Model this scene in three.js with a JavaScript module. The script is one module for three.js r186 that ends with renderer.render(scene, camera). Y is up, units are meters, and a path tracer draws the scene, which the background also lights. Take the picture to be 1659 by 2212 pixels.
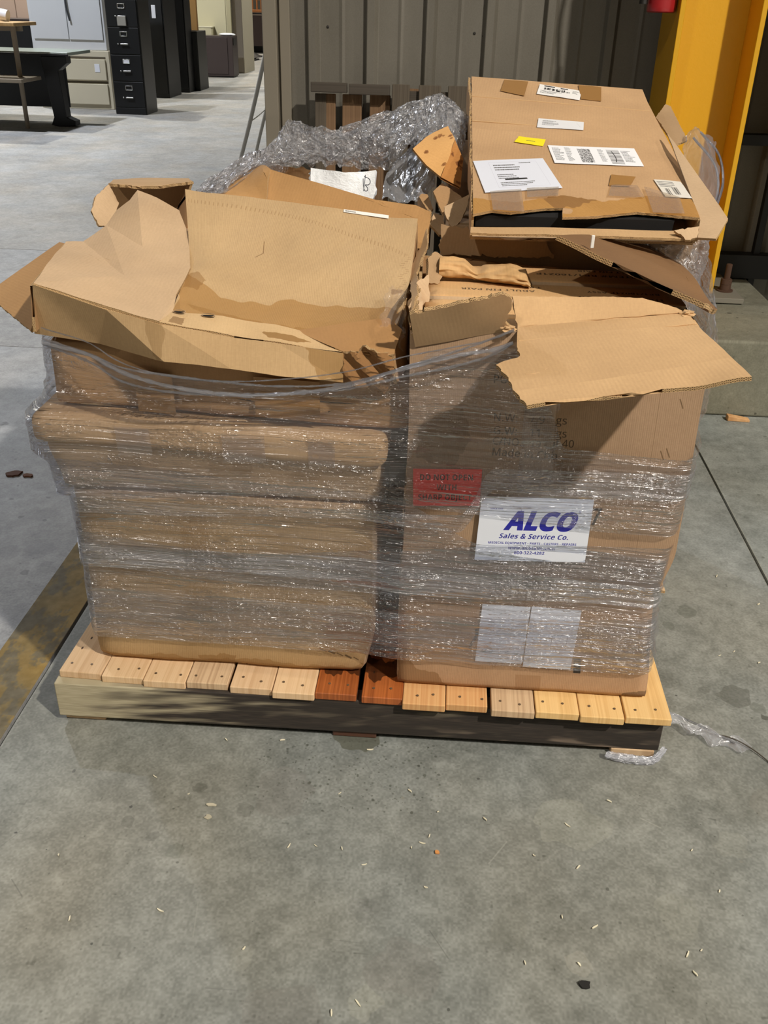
import * as THREE from 'three';
import { mergeGeometries, mergeVertices, toCreasedNormals } from 'three/addons/utils/BufferGeometryUtils.js';
import { TessellateModifier } from 'three/addons/modifiers/TessellateModifier.js';
import { RoundedBoxGeometry } from 'three/addons/geometries/RoundedBoxGeometry.js';

// ---------------------------------------------------------------- camera, background, exposure
const scene = new THREE.Scene();
scene.background = new THREE.Color(0x000000);
const camera = new THREE.PerspectiveCamera(57.74, 1659 / 2212, 0.05, 80);
{
  const pitch = THREE.MathUtils.degToRad(28.9), yaw = THREE.MathUtils.degToRad(3.5), roll = THREE.MathUtils.degToRad(1.44);
  const fw = new THREE.Vector3(-Math.sin(yaw) * Math.cos(pitch), -Math.sin(pitch), -Math.cos(yaw) * Math.cos(pitch));
  const r0 = new THREE.Vector3(Math.cos(yaw), 0, -Math.sin(yaw));
  const up = new THREE.Vector3().crossVectors(r0, fw).multiplyScalar(Math.cos(roll)).addScaledVector(r0, -Math.sin(roll));
  camera.position.set(0.1375, 1.4, 1.512);
  camera.up.copy(up);
  camera.lookAt(camera.position.clone().add(fw));
}
const renderer = new THREE.WebGLRenderer({ antialias: true });
renderer.toneMapping = THREE.LinearToneMapping;
renderer.toneMappingExposure = 1.05;
renderer.shadowMap.enabled = true;
renderer.shadowMap.type = THREE.PCFSoftShadowMap;

// ---------------------------------------------------------------- helpers: random numbers and noise
function rng(seed) { let a = seed >>> 0; return () => { a = (a + 0x6D2B79F5) | 0; let t = Math.imul(a ^ (a >>> 15), 1 | a); t = (t + Math.imul(t ^ (t >>> 7), 61 | t)) ^ t; return ((t ^ (t >>> 14)) >>> 0) / 4294967296; }; }
function h2(i, j, s) { let n = Math.imul(i, 374761393) + Math.imul(j, 668265263) + Math.imul(s, 1274126177); n = Math.imul(n ^ (n >>> 13), 1274126177); return ((n ^ (n >>> 16)) >>> 0) / 4294967296; }
function vn(x, y, s = 0) {
  const i = Math.floor(x), j = Math.floor(y), f = x - i, g = y - j, u = f * f * (3 - 2 * f), v = g * g * (3 - 2 * g);
  const a = h2(i, j, s), b = h2(i + 1, j, s), c = h2(i, j + 1, s), d = h2(i + 1, j + 1, s);
  return a + (b - a) * u + (c - a) * v + (a - b - c + d) * u * v;
}
function fbm(x, y, s = 0, o = 4) { let r = 0, a = 0.5, t = 0; for (let k = 0; k < o; k++) { r += a * vn(x, y, s + k * 17); t += a; a *= 0.5; x *= 2.03; y *= 2.03; } return r / t; }
const clamp = (x, a, b) => Math.min(b, Math.max(a, x));
const smooth = (a, b, x) => { const t = clamp((x - a) / (b - a), 0, 1); return t * t * (3 - 2 * t); };
const lerp = (a, b, t) => a + (b - a) * t;
function curve(keys) { return (x) => { if (x <= keys[0][0]) return keys[0][1]; for (let k = 1; k < keys.length; k++) if (x <= keys[k][0]) { const [x0, y0] = keys[k - 1], [x1, y1] = keys[k]; const t = (x - x0) / (x1 - x0); return lerp(y0, y1, t * t * (3 - 2 * t)); } return keys[keys.length - 1][1]; }; }
const V = (a) => new THREE.Vector3(a[0], a[1], a[2]);

// ---------------------------------------------------------------- helpers: things and parts
const taken = {};
function numbered(n) { const k = taken[n] = (taken[n] ?? -1) + 1; return k ? `${n}_${String(k).padStart(3, '0')}` : n; }
function shade(o) { o.traverse((m) => { if (m.isMesh) { m.castShadow = true; m.receiveShadow = true; } }); }
function thing(name, label, category, pos = [0, 0, 0], group) {
  const o = new THREE.Group(); o.name = numbered(name); o.position.set(...pos); scene.add(o);
  o.userData = { label, category }; if (group) o.userData.group = group;
  return o;
}
// a part given in world coordinates under a thing (or a part of a thing) that stands at some place
function part(name, geo, mat, parent, extra) {
  const o = new THREE.Mesh(geo, mat); o.name = name;
  const p = new THREE.Vector3(); for (let q = parent; q && q !== scene; q = q.parent) p.add(q.position);
  geo.translate(-p.x, -p.y, -p.z);
  if (extra) Object.assign(o.userData, extra);
  o.castShadow = o.receiveShadow = true; parent.add(o); return o;
}
function single(name, geo, mat, label, category, group) {     // a thing that is one mesh, its origin at its base
  geo.computeBoundingBox(); const b = geo.boundingBox, c = [(b.min.x + b.max.x) / 2, b.min.y, (b.min.z + b.max.z) / 2];
  geo.translate(-c[0], -c[1], -c[2]);
  const o = new THREE.Mesh(geo, mat); o.name = numbered(name); o.position.set(...c); scene.add(o);
  o.userData = { label, category }; if (group) o.userData.group = group; o.castShadow = o.receiveShadow = true; return o;
}
function structure(name, parent = scene) { const o = new THREE.Group(); o.name = name; o.userData.kind = 'structure'; parent.add(o); return o; }

// ---------------------------------------------------------------- helpers: textures
function canvasTex(w, h, draw, srgb = true) {
  const c = document.createElement('canvas'); c.width = w; c.height = h; draw(c.getContext('2d'), w, h);
  const t = new THREE.CanvasTexture(c); if (srgb) t.colorSpace = THREE.SRGBColorSpace; t.wrapS = t.wrapT = THREE.RepeatWrapping; t.anisotropy = 4; return t;
}
function pixelTex(w, h, fn, srgb = true) {                    // fn(x, y) -> [r, g, b] 0..255
  const d = new Uint8Array(w * h * 4);
  for (let y = 0; y < h; y++) for (let x = 0; x < w; x++) { const c = fn(x, y), k = (y * w + x) * 4; d[k] = clamp(c[0], 0, 255); d[k + 1] = clamp(c[1], 0, 255); d[k + 2] = clamp(c[2], 0, 255); d[k + 3] = 255; }
  const t = new THREE.DataTexture(d, w, h); if (srgb) t.colorSpace = THREE.SRGBColorSpace; t.wrapS = t.wrapT = THREE.RepeatWrapping; t.magFilter = THREE.LinearFilter; t.minFilter = THREE.LinearFilter; t.needsUpdate = true; return t;
}
const tileN = (x, y, p, q, s) => {                             // value noise that tiles with period p x q
  const i = Math.floor(x), j = Math.floor(y), f = x - i, g = y - j, u = f * f * (3 - 2 * f), v = g * g * (3 - 2 * g), m = (a, b) => ((a % b) + b) % b;
  const a = h2(m(i, p), m(j, q), s), b = h2(m(i + 1, p), m(j, q), s), c = h2(m(i, p), m(j + 1, q), s), d = h2(m(i + 1, p), m(j + 1, q), s);
  return a + (b - a) * u + (c - a) * v + (a - b - c + d) * u * v;
};
function blob(ctx, pts, fill, jag, seed, alpha = 1) {          // a stain with its own ragged outline
  const r = rng(seed), out = [];
  for (let k = 0; k < pts.length; k++) {
    const a = pts[k], b = pts[(k + 1) % pts.length], L = Math.hypot(b[0] - a[0], b[1] - a[1]), n = Math.max(1, Math.round(L / (jag * 1.3 + 1)));
    for (let m = 0; m < n; m++) { const t = m / n; out.push([lerp(a[0], b[0], t) + (r() - 0.5) * jag * 1.5, lerp(a[1], b[1], t) + (r() - 0.5) * jag * 1.5]); }
  }
  ctx.save(); ctx.globalAlpha = alpha; ctx.fillStyle = fill; ctx.beginPath();
  out.forEach((p, k) => { const q = out[(k + 1) % out.length]; k ? ctx.quadraticCurveTo(p[0], p[1], (p[0] + q[0]) / 2, (p[1] + q[1]) / 2) : ctx.moveTo((p[0] + q[0]) / 2, (p[1] + q[1]) / 2); });
  ctx.closePath(); ctx.fill(); ctx.restore();
}
function kraft(ctx, w, h, ppm, base, seed, flute = 1) {        // kraft liner: fibres, faint flutes, blotches
  const img = ctx.createImageData(w, h), d = img.data;
  for (let y = 0; y < h; y++) for (let x = 0; x < w; x++) {
    const X = x / ppm, Y = y / ppm, m = (fbm(X * 9, Y * 9, seed, 3) - 0.5) * 22 + (vn(X * 700, Y * 160, seed + 5) - 0.5) * 6 + (vn(X * 240, Y * 900, seed + 6) - 0.5) * 5;
    const f = flute ? Math.sin((flute === 1 ? X : Y) * Math.PI * 2 / 0.0068) * 1.3 * (0.35 + vn(X * 5, Y * 5, seed + 9)) : 0, k = (y * w + x) * 4;
    d[k] = clamp(base[0] + m + f, 0, 255); d[k + 1] = clamp(base[1] + m * 0.93 + f, 0, 255); d[k + 2] = clamp(base[2] + m * 0.8 + f * 0.8, 0, 255); d[k + 3] = 255;
  }
  ctx.putImageData(img, 0, 0);
}

// ---------------------------------------------------------------- helpers: sheets of board
// turn an indexed surface into a board of thickness t; slot 1 of the result is the cut edge
function board(pos, uv, idx, t, crease = 0.35) {
  const n = pos.length / 3, nor = new Float32Array(n * 3), a = new THREE.Vector3(), b = new THREE.Vector3(), c = new THREE.Vector3();
  const edge = new Map();
  for (let k = 0; k < idx.length; k += 3) {
    a.fromArray(pos, idx[k] * 3); b.fromArray(pos, idx[k + 1] * 3); c.fromArray(pos, idx[k + 2] * 3);
    b.sub(a); c.sub(a); b.cross(c);
    for (let m = 0; m < 3; m++) {
      const i = idx[k + m]; nor[i * 3] += b.x; nor[i * 3 + 1] += b.y; nor[i * 3 + 2] += b.z;
      const j = idx[k + (m + 1) % 3], key = i < j ? i * n + j : j * n + i;
      edge.has(key) ? edge.set(key, null) : edge.set(key, [i, j]);
    }
  }
  for (let i = 0; i < n; i++) { a.fromArray(nor, i * 3).normalize(); nor[i * 3] = a.x; nor[i * 3 + 1] = a.y; nor[i * 3 + 2] = a.z; }
  const P = [], U = [], put = (i, s) => { P.push(pos[i * 3] + nor[i * 3] * s, pos[i * 3 + 1] + nor[i * 3 + 1] * s, pos[i * 3 + 2] + nor[i * 3 + 2] * s); U.push(uv[i * 2], uv[i * 2 + 1]); };
  for (let k = 0; k < idx.length; k += 3) for (const m of [0, 1, 2]) put(idx[k + m], t / 2);
  for (let k = 0; k < idx.length; k += 3) for (const m of [0, 2, 1]) put(idx[k + m], -t / 2);
  const faces = P.length / 3; let run = 0;
  const E = [], EU = [];
  const el = (i, s, u, v) => { E.push(pos[i * 3] + nor[i * 3] * s, pos[i * 3 + 1] + nor[i * 3 + 1] * s, pos[i * 3 + 2] + nor[i * 3 + 2] * s); EU.push(u, v); };
  for (const e of edge.values()) if (e) {
    const [i, j] = e, L = Math.hypot(pos[i * 3] - pos[j * 3], pos[i * 3 + 1] - pos[j * 3 + 1], pos[i * 3 + 2] - pos[j * 3 + 2]);
    const u0 = run, u1 = run + L; run = u1;
    el(i, t / 2, u0, 1); el(i, -t / 2, u0, 0); el(j, -t / 2, u1, 0);
    el(i, t / 2, u0, 1); el(j, -t / 2, u1, 0); el(j, t / 2, u1, 1);
  }
  const g1 = new THREE.BufferGeometry(); g1.setAttribute('position', new THREE.Float32BufferAttribute(P, 3)); g1.setAttribute('uv', new THREE.Float32BufferAttribute(U, 2));
  const g2 = new THREE.BufferGeometry(); g2.setAttribute('position', new THREE.Float32BufferAttribute(E, 3)); g2.setAttribute('uv', new THREE.Float32BufferAttribute(EU, 2));
  const f1 = toCreasedNormals(g1, crease); g2.computeVertexNormals();
  const g = mergeGeometries([f1, g2]); g.clearGroups(); g.addGroup(0, faces, 0); g.addGroup(faces, E.length / 3, 1); return g;
}
function tess(pos, uv, idx, maxEdge, iters = 7) {              // split long edges of an indexed surface
  let g = new THREE.BufferGeometry(); g.setAttribute('position', new THREE.Float32BufferAttribute(pos, 3)); g.setAttribute('uv', new THREE.Float32BufferAttribute(uv, 2)); g.setIndex(idx);
  g = new TessellateModifier(maxEdge, iters).modify(g.toNonIndexed()); g = mergeVertices(g, 1e-5);
  return { pos: Array.from(g.attributes.position.array), uv: Array.from(g.attributes.uv.array), idx: Array.from(g.index.array) };
}
// a flat-ish board from an outline of world points; jag tears the outline, wave buckles it, box gives uv 0..1 instead of metres
function panel(pts, { t = 0.005, jag = 0, torn, wave = 0.003, seed = 1, box = false, edge = 0.03, flip = false, bend } = {}) {
  const P = pts.map(V), n = new THREE.Vector3(), r = rng(seed), c = new THREE.Vector3();
  for (let k = 0; k < P.length; k++) { const a = P[k], b = P[(k + 1) % P.length]; n.x += (a.y - b.y) * (a.z + b.z); n.y += (a.z - b.z) * (a.x + b.x); n.z += (a.x - b.x) * (a.y + b.y); c.add(a); }
  n.normalize(); c.divideScalar(P.length); if (flip) n.negate();
  const u = P[1].clone().sub(P[0]); u.addScaledVector(n, -u.dot(n)).normalize(); const v = new THREE.Vector3().crossVectors(n, u);
  const Q = P.map((p) => { const d = p.clone().sub(c); return [d.dot(u), d.dot(v), d.dot(n)]; });
  const out = [];
  Q.forEach((q, k) => {
    const q2 = Q[(k + 1) % Q.length], L = Math.hypot(q2[0] - q[0], q2[1] - q[1]), tear = jag && (!torn || torn.includes(k)), m = tear ? Math.max(1, Math.round(L / 0.007)) : Math.max(1, Math.round(L / edge));
    for (let i = 0; i < m; i++) { const s = i / m, j = tear && i ? jag : 0; out.push(new THREE.Vector2(lerp(q[0], q2[0], s) + (r() - 0.5) * 2 * j, lerp(q[1], q2[1], s) + (r() - 0.5) * 2 * j)); }
  });
  if (THREE.ShapeUtils.isClockWise(out)) out.reverse();
  const tri = THREE.ShapeUtils.triangulateShape(out, []).flat(), flat = [], uv = [];
  out.forEach((p) => { flat.push(p.x, p.y, 0); uv.push(p.x, p.y); });
  const T = tess(flat, uv, tri, edge), xs = out.map((p) => p.x), ys = out.map((p) => p.y), x0 = Math.min(...xs), x1 = Math.max(...xs), y0 = Math.min(...ys), y1 = Math.max(...ys);
  const pos = [], U = [], w = new THREE.Vector3();
  for (let k = 0; k < T.pos.length; k += 3) {
    const x = T.pos[k], y = T.pos[k + 1]; let a = 0, b = 0;
    for (const q of Q) { const g = 1 / ((x - q[0]) ** 2 + (y - q[1]) ** 2 + 2e-4); a += q[2] * g; b += g; }
    let z = a / b + (fbm(x * 9 + seed, y * 9, seed, 2) - 0.5) * 2 * wave; if (bend) z += bend(x, y, (x - x0) / (x1 - x0), (y - y0) / (y1 - y0));
    w.copy(c).addScaledVector(u, x).addScaledVector(v, y).addScaledVector(n, z); pos.push(w.x, w.y, w.z);
    box ? U.push((x - x0) / (x1 - x0), (y - y0) / (y1 - y0)) : U.push(x + seed * 0.37, y + seed * 0.21);
  }
  return board(pos, U, T.idx, t);
}
function facets(verts, tris, { t = 0.005, edge = 0.03, wave = 0.002, seed = 1, uvf } = {}) {
  const pos = verts.flat(), uv = verts.map((p) => (uvf ? uvf(p) : [p[0], p[2]])).flat(), T = tess(pos, uv, tris.flat(), edge);
  for (let k = 0; k < T.pos.length; k += 3) T.pos[k + 1] += (fbm(T.pos[k] * 14, T.pos[k + 2] * 14, seed, 2) - 0.5) * 2 * wave;
  return board(T.pos, T.uv, T.idx, t, 0.16);
}
const cr = (a, b, c, d, t) => 0.5 * (2 * b + (c - a) * t + (2 * a - 5 * b + 4 * c - d) * t * t + (3 * b - a - 3 * c + d) * t * t * t);
function patch(rows, nu, nv, disp) {                           // smooth surface through a net of world points: positions, uv 0..1, index
  const R = rows.length, Cn = rows[0].length, pos = [], uv = [], idx = [], g = (i, j, k) => rows[clamp(i, 0, R - 1)][clamp(j, 0, Cn - 1)][k];
  for (let b = 0; b <= nv; b++) for (let a = 0; a <= nu; a++) {
    const x = a / nu * (Cn - 1), y = b / nv * (R - 1), j = Math.min(Cn - 2, Math.floor(x)), i = Math.min(R - 2, Math.floor(y)), p = [];
    for (let k = 0; k < 3; k++) { const e = [-1, 0, 1, 2].map((m) => cr(g(i + m, j - 1, k), g(i + m, j, k), g(i + m, j + 1, k), g(i + m, j + 2, k), x - j)); p.push(cr(...e, y - i)); }
    const q = disp ? disp(p, a / nu, b / nv) : p; pos.push(...q); uv.push(a / nu, b / nv);
  }
  for (let b = 0; b < nv; b++) for (let a = 0; a < nu; a++) { const o = b * (nu + 1) + a; idx.push(o, o + 1, o + nu + 2, o, o + nu + 2, o + nu + 1); }
  return { pos, uv, idx };
}
function skin({ pos, uv, idx }, su = 1, sv = 1) {              // an open surface (film) of a net
  const g = new THREE.BufferGeometry(); g.setAttribute('position', new THREE.Float32BufferAttribute(pos, 3)); g.setAttribute('uv', new THREE.Float32BufferAttribute(uv.map((x, k) => x * (k % 2 ? sv : su)), 2)); g.setIndex(idx); g.computeVertexNormals(); return g;
}
function decal(p4, mat, parent, name, extra, wave = 0.0006, seed = 3) {  // a stuck-on sheet: corners top-left, top-right, bottom-right, bottom-left
  const [a, b, c, d] = p4, N = 10, M = 8, n = V(b).sub(V(a)).cross(V(d).sub(V(a))).normalize().negate(), pos = [], uv = [], idx = [];
  for (let j = 0; j <= M; j++) for (let i = 0; i <= N; i++) {
    const s = i / N, t = j / M, o = (vn(s * 4 + seed, t * 3, seed) - 0.2) * wave;
    for (let k = 0; k < 3; k++) pos.push(lerp(lerp(a[k], b[k], s), lerp(d[k], c[k], s), t) + n.getComponent(k) * o); uv.push(s, 1 - t);
  }
  for (let j = 0; j < M; j++) for (let i = 0; i < N; i++) { const o = j * (N + 1) + i; idx.push(o, o + N + 1, o + N + 2, o, o + N + 2, o + 1); }
  const g = board(pos, uv, idx, 0.0005); g.clearGroups();
  return part(name, g, mat, parent, extra);
}
// a filled carton: rounded, bulging block with faces +x -x +y -y +z -z as slots; uv in metres except where listed in boxUV
function carton(x0, x1, y0, y1, z0, z1, { r = 0.012, n = 22, deform, boxUV = [], seed = 1, dent = 0.004 } = {}) {
  const w = x1 - x0, h = y1 - y0, d = z1 - z0, g = new THREE.BoxGeometry(w, h, d, n, n, n), p = g.attributes.position, uv = g.attributes.uv, a = new THREE.Vector3(), b = new THREE.Vector3();
  const per = (n + 1) * (n + 1), size = [[d, h], [d, h], [w, d], [w, d], [w, h], [w, h]];
  for (let i = 0; i < p.count; i++) {
    a.fromBufferAttribute(p, i); b.set(clamp(a.x, -w / 2 + r, w / 2 - r), clamp(a.y, -h / 2 + r, h / 2 - r), clamp(a.z, -d / 2 + r, d / 2 - r));
    a.sub(b); if (a.lengthSq() > 0) a.setLength(r); a.add(b); a.x += (x0 + x1) / 2; a.y += (y0 + y1) / 2; a.z += (z0 + z1) / 2;
    const k = Math.floor(i / per); if (!boxUV.includes(k)) uv.setXY(i, uv.getX(i) * size[k][0] + seed * 0.31, uv.getY(i) * size[k][1] + seed * 0.17);
    a.x += (fbm(a.y * 7, a.z * 7, seed, 2) - 0.5) * 2 * dent; a.z += (fbm(a.x * 7, a.y * 7, seed + 3, 2) - 0.5) * 2 * dent;
    if (deform) deform(a); p.setXYZ(i, a.x, a.y, a.z);
  }
  weld(g); return g;
}
function weld(g) {                                             // normals shared across seams
  g.computeVertexNormals(); const p = g.attributes.position, q = g.attributes.normal, m = new Map(), key = (i) => `${Math.round(p.getX(i) * 2e4)},${Math.round(p.getY(i) * 2e4)},${Math.round(p.getZ(i) * 2e4)}`;
  for (let i = 0; i < p.count; i++) { const k = key(i), s = m.get(k) || m.set(k, [0, 0, 0]).get(k); s[0] += q.getX(i); s[1] += q.getY(i); s[2] += q.getZ(i); }
  for (let i = 0; i < p.count; i++) { const s = m.get(key(i)), L = Math.hypot(...s) || 1; q.setXYZ(i, s[0] / L, s[1] / L, s[2] / L); }
}
function bx(x0, x1, y0, y1, z0, z1, r = 0.003) {               // bevelled box between two corners, uv in metres
  const w = x1 - x0, h = y1 - y0, d = z1 - z0, g = new RoundedBoxGeometry(w, h, d, 1, Math.min(r, w / 2.2, h / 2.2, d / 2.2)); g.translate((x0 + x1) / 2, (y0 + y1) / 2, (z0 + z1) / 2);
  const p = g.attributes.position, q = g.attributes.normal, uv = g.attributes.uv;
  for (let i = 0; i < p.count; i++) { const X = Math.abs(q.getX(i)), Y = Math.abs(q.getY(i)), Z = Math.abs(q.getZ(i)); X > Y && X > Z ? uv.setXY(i, p.getZ(i), p.getY(i)) : Y > Z ? uv.setXY(i, p.getX(i), p.getZ(i)) : uv.setXY(i, p.getX(i), p.getY(i)); }
  return g;
}
function tube(pts, r, seg = 40, rad = 8, closed = false) { return new THREE.TubeGeometry(new THREE.CatmullRomCurve3(pts.map(V), closed), seg, r, rad, closed); }
function cyl(x, y0, y1, z, r0, r1 = r0, n = 24) { const g = new THREE.CylinderGeometry(r1, r0, y1 - y0, n); g.translate(x, (y0 + y1) / 2, z); return g; }
const std = (color, roughness = 0.8, o = {}) => new THREE.MeshStandardMaterial({ color, roughness, ...o });

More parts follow.
